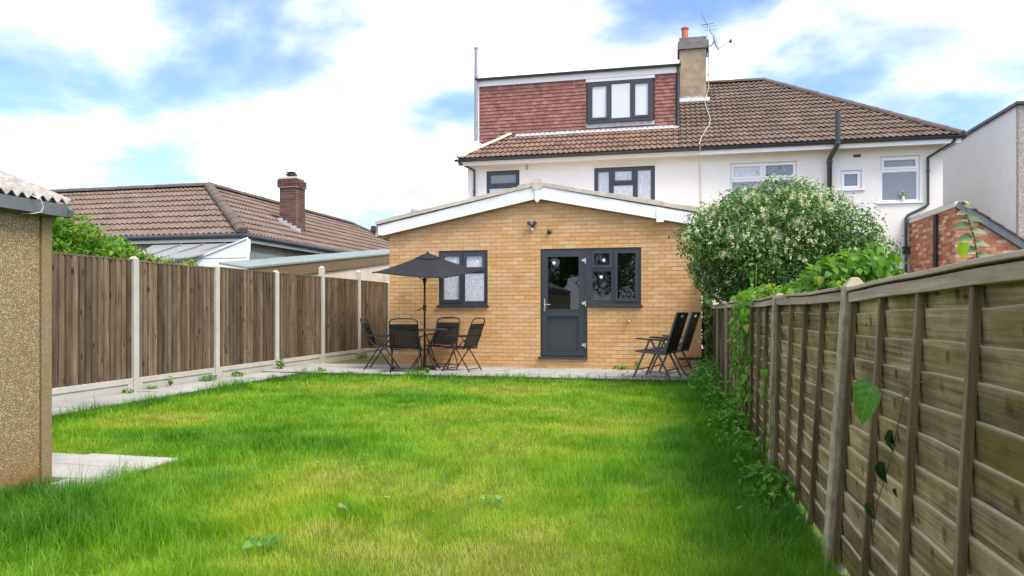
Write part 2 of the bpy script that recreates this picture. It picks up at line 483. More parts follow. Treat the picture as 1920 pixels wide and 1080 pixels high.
M["lap_wood"] = wood("weathered_lap_board", (0.100, 0.075, 0.040), (0.235, 0.184, 0.102), (0.385, 0.318, 0.192), "y", 75, bigw=0.42, dist=0.12, long=0.018, edge=(0.46, 0.40, 0.29), knot=0.05, algae=(0.165, 0.138, 0.022), algae_amt=0.7, rnd=0.32)
M["batten_wood"] = wood("weathered_batten", (0.070, 0.049, 0.028), (0.150, 0.110, 0.066), (0.25, 0.195, 0.125), "z", 34, algae=(0.13, 0.12, 0.045), algae_amt=0.35)
M["rail_wood"] = wood("pale_top_rail", (0.22, 0.175, 0.13), (0.36, 0.30, 0.235), (0.47, 0.41, 0.335), "y", 30, algae=(0.22, 0.19, 0.12), algae_amt=0.35, rnd=0.08)
M["concrete"] = plain("pale_concrete", (0.475, 0.455, 0.40), 0.92, 0.09, 7, 0.4, rnd=0.06, dirt=(0.40, 0.365, 0.30), dirt_amt=0.5, bscale=70)
M["concrete_old"] = plain("mossy_concrete", (0.31, 0.275, 0.19), 0.92, 0.38, 16, 1.0, rnd=0.1, dirt=(0.22, 0.215, 0.11), dirt_amt=0.75, bscale=60)
M["slab"] = plain("grey_paving_slab", (0.345, 0.34, 0.315), 0.9, 0.10, 5, 0.3, rnd=0.13, dirt=(0.26, 0.25, 0.205), dirt_amt=0.6, bscale=60)
M["joint"] = plain("dark_paving_joint", (0.075, 0.068, 0.045), 0.95, 0.3, 14, 0.4, rnd=0, dirt=(0.08, 0.11, 0.03), dirt_amt=0.6)
M["pebble"] = speckle("pebbledash_shed", (0.245, 0.180, 0.090), (0.55, 0.46, 0.30), (0.145, 0.100, 0.045), 190, stain=(1.0, 0.80, 0.42), damp=(0.26, 0.135, 0.035))
M["pebble_post"] = speckle("shed_corner_post", (0.235, 0.18, 0.10), (0.34, 0.275, 0.18), (0.16, 0.118, 0.062), 230, stain=(0.85, 0.72, 0.45), bump=0.3)
M["pebble_grey"] = speckle("grey_pebbledash", (0.36, 0.33, 0.29), (0.55, 0.51, 0.46), (0.22, 0.20, 0.18), 45)
M["asbestos"] = plain("lichen_cement_sheet", (0.34, 0.32, 0.285), 0.95, 0.35, 16, 0.7, rnd=0, dirt=(0.13, 0.105, 0.08), dirt_amt=0.85, bscale=60)
M["fascia_grey"] = plain("blue_grey_fascia", (0.12, 0.135, 0.14), 0.6, 0.2, 5, 0.1, rnd=0)
M["green_roof"] = plain("green_sheet_roof", (0.20, 0.245, 0.225), 0.7, 0.12, 4, 0.2, rnd=0)
M["brown_board"] = plain("brown_fascia_board", (0.165, 0.125, 0.062), 0.6, 0.12, 3, 0.1, rnd=0)
M["teal_board"] = plain("dull_teal_panel", (0.14, 0.185, 0.185), 0.7, 0.12, 3, 0.1, rnd=0)
M["grey_sheet"] = plain("grey_lean_to_sheet", (0.25, 0.25, 0.255), 0.6, 0.08, 3, 0.1, rnd=0)
M["dark_metal"] = plain("black_chair_frame", (0.012, 0.0125, 0.013), 0.38, 0.15, 10, 0.0, spec=0.5)
M["grey_metal"] = plain("charcoal_chair_frame", (0.085, 0.092, 0.092), 0.38, 0.12, 10, 0.0, spec=0.5)
M["canopy"] = plain("charcoal_canopy_cloth", (0.017, 0.018, 0.022), 0.85, 0.10, 5, 0.2, rnd=0, bscale=160)
M["tabletop"] = plain("dark_glass_top", (0.03, 0.032, 0.034), 0.12, 0.05, 4, 0, spec=0.6)
M["soil"] = plain("brown_soil", (0.075, 0.055, 0.032), 0.95, 0.35, 9, 0.6, rnd=0, dirt=(0.06, 0.085, 0.018), dirt_amt=0.9)
M["moss"] = plain("mossy_ground", (0.17, 0.165, 0.05), 0.95, 0.35, 6, 0.5, rnd=0, dirt=(0.20, 0.16, 0.09), dirt_amt=0.6)
M["turf"] = plain("turf_soil", (0.075, 0.130, 0.010), 0.95, 0.35, 9, 0.5, rnd=0, dirt=(0.10, 0.085, 0.03), dirt_amt=0.5)
M["land"] = plain("rough_grass_land", (0.075, 0.095, 0.030), 0.95, 0.3, 0.6, 0, rnd=0)
M["inside"] = plain("dim_plaster", (0.30, 0.27, 0.24), 0.9, 0.04, 2, 0, rnd=0)
M["sticker"] = plain("paper_sticker", (0.78, 0.78, 0.76), 0.7, 0.02, 12, 0, rnd=0)
M["lamp_black"] = M["black_plastic"]
def slingmat(name, col, see):
    t = NT(name)
    w = t.noise(t.pos(), 300, 2)
    p = t.principled(t.ramp(w, [(0.35, tuple(c * 0.8 for c in col)), (0.65, tuple(c * 1.25 for c in col))]), 0.75, None, 0, 0.2)
    tr = t.n("ShaderNodeBsdfTransparent", {"Color": (1, 1, 1, 1)})
    return t.done(t.n("ShaderNodeMixShader", {0: see, 1: p, 2: tr.outputs[0]}).outputs[0])
M["sling"] = slingmat("black_mesh_sling", (0.020, 0.018, 0.016), 0.27)
M["sling_thick"] = slingmat("dark_woven_sling", (0.022, 0.022, 0.018), 0.05)
M["glass"] = glassmat("dark_window_glass")
M["glass_obscure"] = frosted("patterned_obscure_glass", (0.72, 0.73, 0.82), 0.75, 55, 0.2)
M["glass_milky"] = frosted("milky_window_glass", (0.60, 0.62, 0.63), 0.0, 8, 0.12, 0.7)
M["glass_curtain"] = frosted("net_curtained_glass", (0.60, 0.62, 0.64), 0.30, 8, 0.12, 0.7)
M["glass_grey"] = frosted("grey_window_glass", (0.20, 0.225, 0.24), 0.05, 4, 0.10, 0.7)
# foliage
G = lambda *a: a
M["leaf_bush"] = leafmat("dark_shrub_leaf", [(0.0, G(0.032, 0.095, 0.018)), (0.5, G(0.072, 0.172, 0.034)), (0.85, G(0.130, 0.255, 0.050)), (1.0, G(0.20, 0.33, 0.07))], 0.25, 0.4, 0.4)
M["flower"] = leafmat("cream_flower", [(0.0, G(0.55, 0.55, 0.36)), (1.0, G(0.80, 0.79, 0.62))], 0.3, 0.8)
M["leaf_vine"] = leafmat("bright_vine_leaf", [(0.0, G(0.045, 0.14, 0.015)), (0.5, G(0.10, 0.25, 0.02)), (0.85, G(0.17, 0.33, 0.03)), (0.95, G(0.24, 0.36, 0.04)), (1.0, G(0.30, 0.33, 0.05))], 0.4)
M["leaf_hedge"] = leafmat("climber_leaf", [(0.0, G(0.045, 0.15, 0.014)), (0.5, G(0.11, 0.29, 0.02)), (0.84, G(0.21, 0.38, 0.03)), (0.94, G(0.36, 0.33, 0.05)), (1.0, G(0.34, 0.15, 0.04))], 0.4)
M["leaf_weed"] = leafmat("weed_leaf", [(0.0, G(0.045, 0.15, 0.02)), (0.6, G(0.10, 0.27, 0.035)), (1.0, G(0.20, 0.39, 0.07))], 0.35)
def veined(name, base, vein):
    t = NT(name)
    s = t.n("ShaderNodeSeparateXYZ", {0: t.n("ShaderNodeTexCoord").outputs["Object"]})
    ax = t.math("ABSOLUTE", s.outputs[0])
    f = t.math("ABSOLUTE", t.math("SUBTRACT", t.math("FRACT", t.math("MULTIPLY", t.math("SUBTRACT", s.outputs[1], t.math("MULTIPLY", ax, 0.75)), 5.0)), 0.5))
    v = t.math("MAXIMUM", t.ramp(f, [(0.0, 1.0), (0.09, 0.0)]), t.ramp(ax, [(0.008, 1.0), (0.028, 0.0)]))
    c = t.mix(t.math("MULTIPLY", v, 0.55), t.ramp(t.noise(t.pos(), 30, 4), [(0.3, tuple(x * 0.75 for x in base)), (0.7, tuple(x * 1.2 for x in base))]), c4(vein))
    p = t.principled(c, 0.45, t.bump(f, 0.4, 0.004), 0, 0.35)
    tr = t.n("ShaderNodeBsdfTranslucent", {"Color": c})
    return t.done(t.n("ShaderNodeMixShader", {0: 0.3, 1: p, 2: tr.outputs[0]}).outputs[0])
M["leaf_big"] = veined("fresh_green_leaf", (0.085, 0.25, 0.022), (0.20, 0.40, 0.07))
M["leaf_wilt"] = leafmat("wilted_leaf", [(0.0, G(0.012, 0.035, 0.012)), (1.0, G(0.025, 0.07, 0.02))], 0.1)
M["leaf_brown"] = leafmat("dead_leaf", [(0.0, G(0.26, 0.19, 0.10)), (1.0, G(0.36, 0.27, 0.15))], 0.1)
M["leaf_pale"] = leafmat("grey_green_leaf", [(0.0, G(0.09, 0.15, 0.06)), (1.0, G(0.22, 0.30, 0.15))], 0.3)
M["leaf_lime"] = leafmat("lime_leaf", [(0.0, G(0.24, 0.40, 0.015)), (1.0, G(0.30, 0.46, 0.02))], 0.5)
M["stem"] = plain("woody_stem", (0.15, 0.12, 0.07), 0.85, 0.2, 20, 0.3)
M["stem_green"] = plain("green_stem", (0.14, 0.17, 0.05), 0.7, 0.2, 20, 0.1)
M["bark"] = plain("grey_bark", (0.10, 0.08, 0.06), 0.95, 0.3, 12, 0.7)
def grassmat():
    t = NT("lawn_blade")
    a = t.n("ShaderNodeAttribute", attribute_name="dry").outputs["Fac"]
    c = t.ramp(a, [(0.0, (0.030, 0.125, 0.006)), (0.28, (0.078, 0.255, 0.007)), (0.55, (0.185, 0.385, 0.009)), (0.80, (0.36, 0.45, 0.020)), (1.0, (0.48, 0.44, 0.13))])
    p = t.principled(c, 0.5, None, 0, 0.3)
    tr = t.n("ShaderNodeBsdfTranslucent", {"Color": t.mix(1.0, c, (1.2, 1.25, 0.5, 1), "MULTIPLY")})
    return t.done(t.n("ShaderNodeMixShader", {0: 0.35, 1: p, 2: tr.outputs[0]}).outputs[0])
M["grass"] = grassmat()
# ------------------------------------------------------------------ ground, lawn, paving
def sheet(name, x0, x1, y0, y1, z, mat, nx=1, ny=1, bumpf=None):
    mb = MB()
    vs_ = []; fs = []
    for j in range(ny + 1):
        for i in range(nx + 1):
            x = x0 + (x1 - x0) * i / nx; y = y0 + (y1 - y0) * j / ny
            vs_.append((x, y, z + (bumpf(x, y) if bumpf else 0)))
    for j in range(ny):
        for i in range(nx):
            a = j * (nx + 1) + i
            fs.append((a, a + 1, a + nx + 2, a + nx + 1))
    mb.add(vs_, fs)
    return tag(mb.build(name, mat, None, (0, 0, 0)), kind="structure")

_grids = {}
def vnoise(x, y, scale, seed):
    """smooth value noise on numpy arrays, 0..1"""
    if seed not in _grids: _grids[seed] = np.random.RandomState(seed).rand(64, 64)
    g = _grids[seed]
    u = np.asarray(x) * scale + 100.0; v = np.asarray(y) * scale + 100.0
    i = np.floor(u).astype(int); j = np.floor(v).astype(int)
    a = u - i; b = v - j
    a = a * a * (3 - 2 * a); b = b * b * (3 - 2 * b)
    i0, i1, j0, j1 = i % 64, (i + 1) % 64, j % 64, (j + 1) % 64
    return (g[i0, j0] * (1 - a) + g[i1, j0] * a) * (1 - b) + (g[i0, j1] * (1 - a) + g[i1, j1] * a) * b

def lawn_z(x, y):
    return 0.035 * (vnoise(x, y, 0.9, 3) - 0.5)

sheet("ground", -300, 300, -300, 300, -0.10, M["land"])
sheet("back_passage_ground", -7.40, 0.74, 11.4, 19.8, 0.0, M["moss"])
sheet("neighbour_garden_ground", 0.76, 14, -4, 19.8, -0.03, M["soil"])
sheet("lawn", -7.40, 0.80, -4, 11.6, -0.015, M["turf"], 60, 110, lambda x, y: float(lawn_z(x, y)))

def paving(name, rects, z_top, mat_joint, bed):
    """rects: list of (x0, x1, y0, y1) slabs, each an object of its own on a mortar bed"""
    x0, x1, y0, y1 = bed
    base = MB().box(x0, x1, y0, y1, z_top - 0.09, z_top - 0.014).build(name, mat_joint, None, ((x0 + x1) / 2, (y0 + y1) / 2, z_top - 0.09))
    tag(base, kind="structure")
    for (a, b, c, d) in rects:
        g = 0.009
        t = [rng.uniform(-0.005, 0.005) for _ in range(3)]
        zz = lambda x, y: z_top + t[0] + t[1] * (x - a) / (b - a) + t[2] * (y - c) / (d - c)
        j = lambda: rng.uniform(-0.003, 0.003)
        P = [(a + g + j(), c + g + j()), (b - g + j(), c + g + j()), (b - g + j(), d - g + j()), (a + g + j(), d - g + j())]
        e = 0.006
        cx, cy = (a + b) / 2, (c + d) / 2
        mb = MB()
        vs_ = [(x, y, z_top - 0.05) for x, y in P] + [(x, y, zz(x, y) - e) for x, y in P] + [(x + (e if x < cx else -e), y + (e if y < cy else -e), zz(x, y)) for x, y in P]
        fs = [(3, 2, 1, 0), (8, 9, 10, 11)] + [(i, (i + 1) % 4, 4 + (i + 1) % 4, 4 + i) for i in range(4)] + [(4 + i, 4 + (i + 1) % 4, 8 + (i + 1) % 4, 8 + i) for i in range(4)]
        mb.add(vs_, fs)
        mb.build("paving_slab", M["slab"], base, (cx, cy, z_top))
    return base

rects = []
y = 11.62
for k, dep in enumerate((0.46, 0.60, 0.45, 0.325)):
    x = -7.34 + (0.0, -0.35, -0.15, -0.5)[k]
    while x < 0.70:
        wd = rng.choice((0.60, 0.74, 0.90, 0.60))
        a, b = max(x, -7.34), min(x + wd, 0.70)
        if b - a > 0.12: rects.append((a, b, y, y + dep))
        x += wd
    y += dep
paving("patio", rects, 0.05, M["joint"], (-7.345, 0.705, 11.60, 13.464))
rects = []
y = 1.0
while y < 11.5:
    ln = rng.choice((0.60, 0.75, 0.90))
    ln = min(ln, 11.59 - y)
    if 11.59 - (y + ln) < 0.25: ln = 11.59 - y
    rects.append((-7.34, -6.93, y, y + ln) if rng.random() < 0.5 else (-7.34, -6.58, y, y + ln))
    if rects[-1][1] < -6.9:
        rects.append((-6.93, -6.58, y, y + ln))
    y += ln
paving("side_path", rects, 0.03, M["joint"], (-7.345, -6.575, 0.95, 11.595))
paving("shed_step", [(-4.30, -3.76, 4.10, 4.45), (-4.90, -4.30, 4.10, 4.45), (-5.60, -4.90, 4.10, 4.45), (-4.58, -3.76, 4.45, 4.82), (-5.60, -4.58, 4.45, 4.82), (-4.10, -3.72, 3.86, 4.10)], 0.012, M["joint"], (-5.6, -3.77, 4.11, 4.80))

# ------------------------------------------------------------------ left fence: concrete posts, gravel boards, feather-edge panels
fence_l = thing("board_fence", "tall brown vertical board fence with pale concrete posts and gravel boards beside the paved path", "fence", (-7.41, 10.4, 0))
FX = -7.41
posts_y = [8.53 + 1.832 * k for k in range(-4, 6)]
tops = {3: 2.12, 4: 2.13}
for k, py in enumerate(posts_y):
    k -= 4
    zt = tops.get(k, 1.93)
    mb = MB(); h = 0.048
    x0, x1 = FX - 0.05, FX + 0.055
    vs_ = [(x0, py - h, -0.1), (x1, py - h, -0.1), (x1, py + h, -0.1), (x0, py + h, -0.1), (x0, py - h, zt - 0.04), (x1, py - h, zt - 0.04), (x1, py + h, zt - 0.04), (x0, py + h, zt - 0.04),
           (x0 + 0.03, py - h + 0.03, zt), (x1 - 0.03, py - h + 0.03, zt), (x1 - 0.03, py + h - 0.03, zt), (x0 + 0.03, py + h - 0.03, zt)]
    fs = [(3, 2, 1, 0), (8, 9, 10, 11)] + [(i, (i + 1) % 4, 4 + (i + 1) % 4, 4 + i) for i in range(4)] + [(4 + i, 4 + (i + 1) % 4, 8 + (i + 1) % 4, 8 + i) for i in range(4)]
    mb.add(vs_, fs)
    mb.build("post", M["concrete"], fence_l, (FX, py, 0), bevel=0.006)
for a, b in zip(posts_y[:-1], posts_y[1:]):
    ya, yb = a + 0.05, b - 0.05
    mb = MB().box(FX - 0.02, FX + 0.022, ya - 0.012, yb + 0.012, -0.08, 0.212)
    mb.box(FX + 0.0221, FX + 0.036, ya + 0.002, yb - 0.002, 0.135, 0.2115)
    mb.box(FX + 0.0221, FX + 0.036, ya + 0.002, ya + 0.09, -0.08, 0.1349).box(FX + 0.0221, FX + 0.036, yb - 0.09, yb - 0.002, -0.08, 0.1349)
    mb.build("gravel_board", M["concrete"], fence_l, (FX, (ya + yb) / 2, 0), bevel=0.004)
    # panel frame behind the boards, cap along the top
    ztop = 1.865 + rng.uniform(-0.008, 0.012)
    fr = MB()
    for z in (0.34, 1.02, 1.68):
        fr.box(FX - 0.035, FX - 0.009, ya, yb, z, z + 0.07)
    fr.box(FX - 0.0085, FX - 0.0035, ya, yb, 0.215, ztop - 0.002)
    pn = fr.build("panel", M["fence_wood"], fence_l, (FX, (ya + yb) / 2, 0.22))
    cp = MB().box(FX - 0.03, FX + 0.026, ya - 0.005, yb + 0.005, ztop, ztop + 0.022).build("cap_rail", M["batten_wood"], pn, (FX, (ya + yb) / 2, ztop))
    n = 17
    wd = (yb - ya) / n
    for i in range(n):
        y0 = ya + i * wd + 0.0075; y1 = ya + (i + 1) * wd - 0.0075
        j = rng.uniform(-0.003, 0.003)
        t0, t1 = 0.024 + j, 0.008 + j           # wedge-shaped boards with a narrow dark gap between them
        mb = MB()
        P = []
        zs = (0.214 + rng.uniform(0, 0.006), 0.80, 1.40, ztop - 0.001)
        for zi, z in enumerate(zs):
            bow = rng.uniform(-0.0035, 0.0035)
            P += [(FX - 0.003, y0, z), (FX + t0 + 0.008 + bow, y0 + 0.001, z), (FX + t1 + 0.008 + bow, y1, z), (FX - 0.003, y1, z)]
        fs = [(0, 3, 2, 1), (12, 13, 14, 15)]
        for q in range(3):
            for e in range(4):
                fs.append((q * 4 + e, q * 4 + (e + 1) % 4, q * 4 + 4 + (e + 1) % 4, q * 4 + 4 + e))
        mb.add(P, fs)
        mb.build("board", M["fence_wood"], pn, (FX, (y0 + y1) / 2, 0.22))

# ------------------------------------------------------------------ right fence: leaning concrete posts, lapped horizontal boards
fence_r = thing("lap_fence", "weathered low lap panel fence with leaning mossy concrete posts and vines on it", "fence", (0.76, 6, 0))
rp = [(-0.30, 0.74, 0.05), (1.60, 0.75, 0.06), (3.50, 0.735, 0.085), (5.38, 0.735, 0.03), (7.42, 0.735, 0.01), (9.60, 0.735, 0.0), (11.40, 0.735, 0.005), (13.36, 0.74, 0.0), (15.2, 0.74, 0.0)]
ptop = [1.33, 1.33, 1.315, 1.285, 1.275, 1.26, 1.26, 1.26, 1.26]
for (py, px, lean), zt in zip(rp, ptop):
    h = 0.046
    X = lambda z: px + lean * z / 1.3
    mb = MB()
    vs_ = []
    for z, s in ((-0.12, 1.0), (zt - 0.03, 0.96), (zt + 0.012, 0.35)):
        vs_ += [(X(z) - h * s, py - h * s, z), (X(z) + h * s, py - h * s, z), (X(z) + h * s, py + h * s, z), (X(z) - h * s, py + h * s, z)]
    fs = [(3, 2, 1, 0), (8, 9, 10, 11)] + [(i + o, (i + 1) % 4 + o, 4 + (i + 1) % 4 + o, 4 + i + o) for o in (0, 4) for i in range(4)]
    mb.add(vs_, fs)
    mb.build("post", M["concrete_old"], fence_r, (px, py, 0), bevel=0.006)

def lap_panel(y0, y1, xb0, xt0, xb1, xt1, zt0, zt1, sag):
    """panel from y0 to y1; x at the bottom / top at each end; top heights at each end; sag bows the top"""
    def X(y, z, off=0.0):
        k = (y - y0) / (y1 - y0); q = z / 1.28
        return (xb0 + (xt0 - xb0) * q) * (1 - k) + (xb1 + (xt1 - xb1) * q) * k + off
    def ZT(y):
        k = (y - y0) / (y1 - y0)
        return zt0 * (1 - k) + zt1 * k + sag * 4 * k * (1 - k)
    org = (X(y0, 0), (y0 + y1) / 2, 0.03)
    # bottom frame piece carries the panel
    fr = MB()
    nseg = 6
    ys = [y0 + (y1 - y0) * i / nseg for i in range(nseg + 1)]
    for i in range(nseg):
        a, b = ys[i], ys[i + 1]
        fr.hexa([(X(a, 0.06, 0.01), a, 0.03), (X(a, 0.06, 0.035), a, 0.03), (X(b, 0.06, 0.035), b, 0.03), (X(b, 0.06, 0.01), b, 0.03),
                 (X(a, 0.06, 0.01), a, 0.075), (X(a, 0.06, 0.035), a, 0.075), (X(b, 0.06, 0.035), b, 0.075), (X(b, 0.06, 0.01), b, 0.075)])
    pn = fr.build("panel", M["batten_wood"], fence_r, org)
    nb = 12
    pitch = 1.20 / nb
    for k in range(nb):
        zb = 0.045 + k * pitch
        ph = rng.uniform(0, 6.28); am = rng.uniform(0.0008, 0.0032)
        mb = MB(); vs_ = []; fs = []
        ns = 9
        for i in range(ns + 1):
            yy = y0 + 0.004 + (y1 - y0 - 0.008) * i / ns
            dz = ZT(yy) - 1.26
            wv = am * math.sin(ph + yy * 5.2) + rng.uniform(-0.0025, 0.0025)
            w2 = am * math.sin(ph + 2 + yy * 4.1)
            z0 = zb + dz * zb / 1.26 - 0.012 + w2
            z1 = min(zb + pitch + 0.016 + dz * zb / 1.26 + wv, ZT(yy) - 0.004)
            o = rng.uniform(-0.002, 0.002)
            vs_ += [(X(yy, z0, 0.004 + o), yy, z0), (X(yy, z1, -0.012 + o), yy, z1), (X(yy, z1, 0.002 + o), yy, z1), (X(yy, z0, 0.016 + o), yy, z0)]
        for i in range(ns):
            for e in range(4):
                fs.append((i * 4 + e, i * 4 + (e + 1) % 4, i * 4 + 4 + (e + 1) % 4, i * 4 + 4 + e))
        fs += [(0, 1, 2, 3), (ns * 4 + 3, ns * 4 + 2, ns * 4 + 1, ns * 4)]
        mb.add(vs_, fs)
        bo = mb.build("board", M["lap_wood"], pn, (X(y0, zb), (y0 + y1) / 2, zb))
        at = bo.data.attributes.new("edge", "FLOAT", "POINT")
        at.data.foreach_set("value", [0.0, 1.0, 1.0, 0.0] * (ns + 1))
    # vertical battens
    for k in range(5):
        yy = y0 + 0.022 + (y1 - y0 - 0.044) * k / 4 + (rng.uniform(-0.02, 0.02) if 0 < k < 4 else 0)
        w = 0.0125
        za, zb_ = 0.03, ZT(yy) - 0.05
        lx = rng.uniform(-0.002, 0.002)
        mb = MB().hexa([(X(yy, za, -0.036 + lx), yy - w, za), (X(yy, za, -0.010), yy - w, za), (X(yy, za, -0.010), yy + w, za), (X(yy, za, -0.036 + lx), yy + w, za),
                        (X(yy, zb_, -0.036), yy - w, zb_), (X(yy, zb_, -0.010), yy - w, zb_), (X(yy, zb_, -0.010), yy + w, zb_), (X(yy, zb_, -0.036), yy + w, zb_)])
        mb.build("batten", M["batten_wood"], pn, (X(yy, za), yy, za), bevel=0.003)
    # top rail on the face and capping strip above it
    for nm, ox0, ox1, dz0, dz1 in (("top_rail", -0.046, -0.016, -0.0495, -0.006), ("cap_rail", -0.056, 0.034, 0.002, 0.018)):
        mb = MB(); vs_ = []; fs = []; ns = 8
        for i in range(ns + 1):
            yy = y0 + (y1 - y0) * i / ns
            z = ZT(yy)
            wv = 0.002 * math.sin(yy * 7)
            vs_ += [(X(yy, z, ox0), yy, z + dz0 + wv), (X(yy, z, ox1), yy, z + dz0), (X(yy, z, ox1), yy, z + dz1), (X(yy, z, ox0), yy, z + dz1 + wv)]
        for i in range(ns):
            for e in range(4):
                fs.append((i * 4 + e, i * 4 + (e + 1) % 4, i * 4 + 4 + (e + 1) % 4, i * 4 + 4 + e))
        fs += [(0, 1, 2, 3), (ns * 4 + 3, ns * 4 + 2, ns * 4 + 1, ns * 4)]
        mb.add(vs_, fs)
        mb.build(nm, M["rail_wood"], pn, (X(y0, 1.25), (y0 + y1) / 2, 1.25), bevel=0.003)
ztp = [1.315, 1.310, 1.268, 1.262, 1.252, 1.245, 1.24, 1.24, 1.24]
for i in range(len(rp) - 1):
    (ya, xa, la), (yb, xb, lb) = rp[i], rp[i + 1]
    off = 0.012
    lap_panel(ya + 0.048, yb - 0.048, xa + off, xa + off + la, xb + off, xb + off + lb, ztp[i] - (0.012 if i == 1 else 0), ztp[i + 1] - (0.006 if i == 1 else 0), (-0.012, 0.004, -0.006, -0.008, 0.004, 0, 0, 0)[i])

# ------------------------------------------------------------------ concrete garden shed on the left
shed = thing("concrete_shed", "old pebbledash concrete shed with corrugated cement roof next to small paved step", "shed", (-5.6, 1.2, 0))
SX = -4.19
wl = MB().box(SX - 0.09, SX - 0.012, -2.6, 3.975, -0.05, 1.90)
wl.box(-6.75, SX - 0.10, 3.98, 4.05, -0.05, 1.90)
wl.box(-6.85, -6.76, -2.6, 4.05, -0.05, 1.90)
wl.box(-6.75, SX - 0.10, -2.6, -2.52, -0.05, 1.90)
wl.prism([(-6.85, 1.90), (SX - 0.09, 1.90), (-5.5, 2.42)], lambda u, v, t: (u, t, v), 3.985, 4.045)
wl.prism([(-6.85, 1.90), (SX - 0.09, 1.90), (-5.5, 2.42)], lambda u, v, t: (u, t, v), -2.59, -2.53)
wl.build("wall", M["pebble"], shed)
for y in (-2.6, -0.85, 0.9, 2.3):
    MB().box(SX - 0.011, SX - 0.004, y - 0.025, y + 0.025, -0.05, 1.89).build("joint_strip", M["pebble_post"], shed, (SX, y, 0))
MB().box(SX - 0.095, SX, 3.985, 4.065, -0.05, 1.895).build("corner_post", M["pebble_post"], shed, (SX, 4.02, 0), bevel=0.005)
# corrugated roof sheet, two slopes
def corrugated(x_e, z_e, x_r, z_r, y0, y1, pitch, amp, thick):
    n = int((y1 - y0) / pitch * 8)
    mb = MB(); vs_ = []; fs = []
    m = 5
    for layer in (0, 1):
        for j in range(m):
            k = j / (m - 1)
            for i in range(n + 1):
                y = y0 + (y1 - y0) * i / n
                z = amp * math.sin(2 * math.pi * y / pitch)
                vs_.append((x_e + (x_r - x_e) * k, y, z_e + (z_r - z_e) * k + z - layer * thick + 0.004 * math.sin(9 * k + y * 3)))
    o = m * (n + 1)
    for j in range(m - 1):
        for i in range(n):
            a = j * (n + 1) + i
            fs += [(a, a + 1, a + n + 2, a + n + 1), (o + a, o + a + n + 1, o + a + n + 2, o + a + 1)]
    for i in range(n):
        fs.append((i, o + i, o + i + 1, i + 1))
    for j in range(m - 1):
        a = j * (n + 1) + n; fs.append((a, o + a, o + a + n + 1, a + n + 1))
        a = j * (n + 1); fs.append((a, a + n + 1, o + a + n + 1, o + a))
    mb.add(vs_, fs)
    return mb
corrugated(-4.10, 1.935, -5.50, 2.475, -2.7, 4.15, 0.0762, 0.017, 0.008).build("roof_sheet", M["asbestos"], shed, (-4.8, 1, 2.2), smooth=True, flat_angle=50)
corrugated(-6.95, 1.955, -5.501, 2.475, -2.7, 4.15, 0.0762, 0.017, 0.008).build("roof_sheet", M["asbestos"], shed, (-6.2, 1, 2.2), smooth=True, flat_angle=50)
rt = MB().tube([(-5.50, -2.7, 2.475), (-5.50, 4.15, 2.475)], 0.06, 10)
rt.build("ridge_piece", M["asbestos"], shed, (-5.5, 1, 2.47), smooth=True)
fb = MB().box(-4.178, -4.14, -2.65, 4.06, 1.815, 1.925)
fb.build("fascia_board", M["fascia_grey"], shed, (-4.16, 0.7, 1.82))
gut = MB()
prof = [(-4.137, 1.90), (-4.132, 1.855), (-4.10, 1.832), (-4.06, 1.842), (-4.04, 1.875), (-4.036, 1.90), (-4.044, 1.90), (-4.048, 1.878), (-4.064, 1.85), (-4.10, 1.841), (-4.125, 1.86), (-4.129, 1.90)]
gut.box(-4.139, -4.10, 2.6, 4.10, 1.822, 1.905)
gut.prism([(-4.14, 1.915), (-4.13, 1.815), (-4.085, 1.825), (-4.075, 1.87)], lambda u, v, t: (u, t, v), 4.0995, 4.135)
gut.build("gutter", M["fascia_grey"], shed, (-4.09, 3.7, 1.83))
MB().tube([(-4.09, 3.80, 1.93), (-4.05, 3.84, 1.905), (-4.06, 3.87, 1.86), (-4.065, 3.86, 1.825), (-4.09, 3.83, 1.812), (-4.16, 3.80, 1.808)], 0.004, 6).build("wire", M["cable"], shed, (-4.09, 3.83, 1.83), smooth=True)
# ------------------------------------------------------------------ building helpers
def courses(x0, x1, z0, z1, openings, ln, ht, stagger=True, top=None, phase=0.0):
    """cells of a running bond as (xa, xb, za, zb); openings (a, b, c, d) are left free; top(x) limits the height"""
    k = 0
    z = z0
    while z < z1 - 0.01:
        zm = z + ht / 2
        cuts = sorted((a, b) for a, b, c, d in openings if c < zm < d)
        spans = []; cur = x0
        for a, b in cuts:
            if a > cur: spans.append((cur, a))
            cur = max(cur, b)
        if cur < x1: spans.append((cur, x1))
        off = phase + (ln / 2 if (stagger and k % 2) else 0.0)
        for a, b in spans:
            i = math.floor((a - x0 - off) / ln)
            while True:
                xa = x0 + off + i * ln; xb = xa + ln
                i += 1
                if xa >= b: break
                xa2, xb2 = max(xa, a), min(xb, b)
                if xb2 - xa2 < 0.03: continue
                if top and z > top((xa2 + xb2) / 2): continue
                yield xa2, xb2, z, z + ht
        z += ht; k += 1

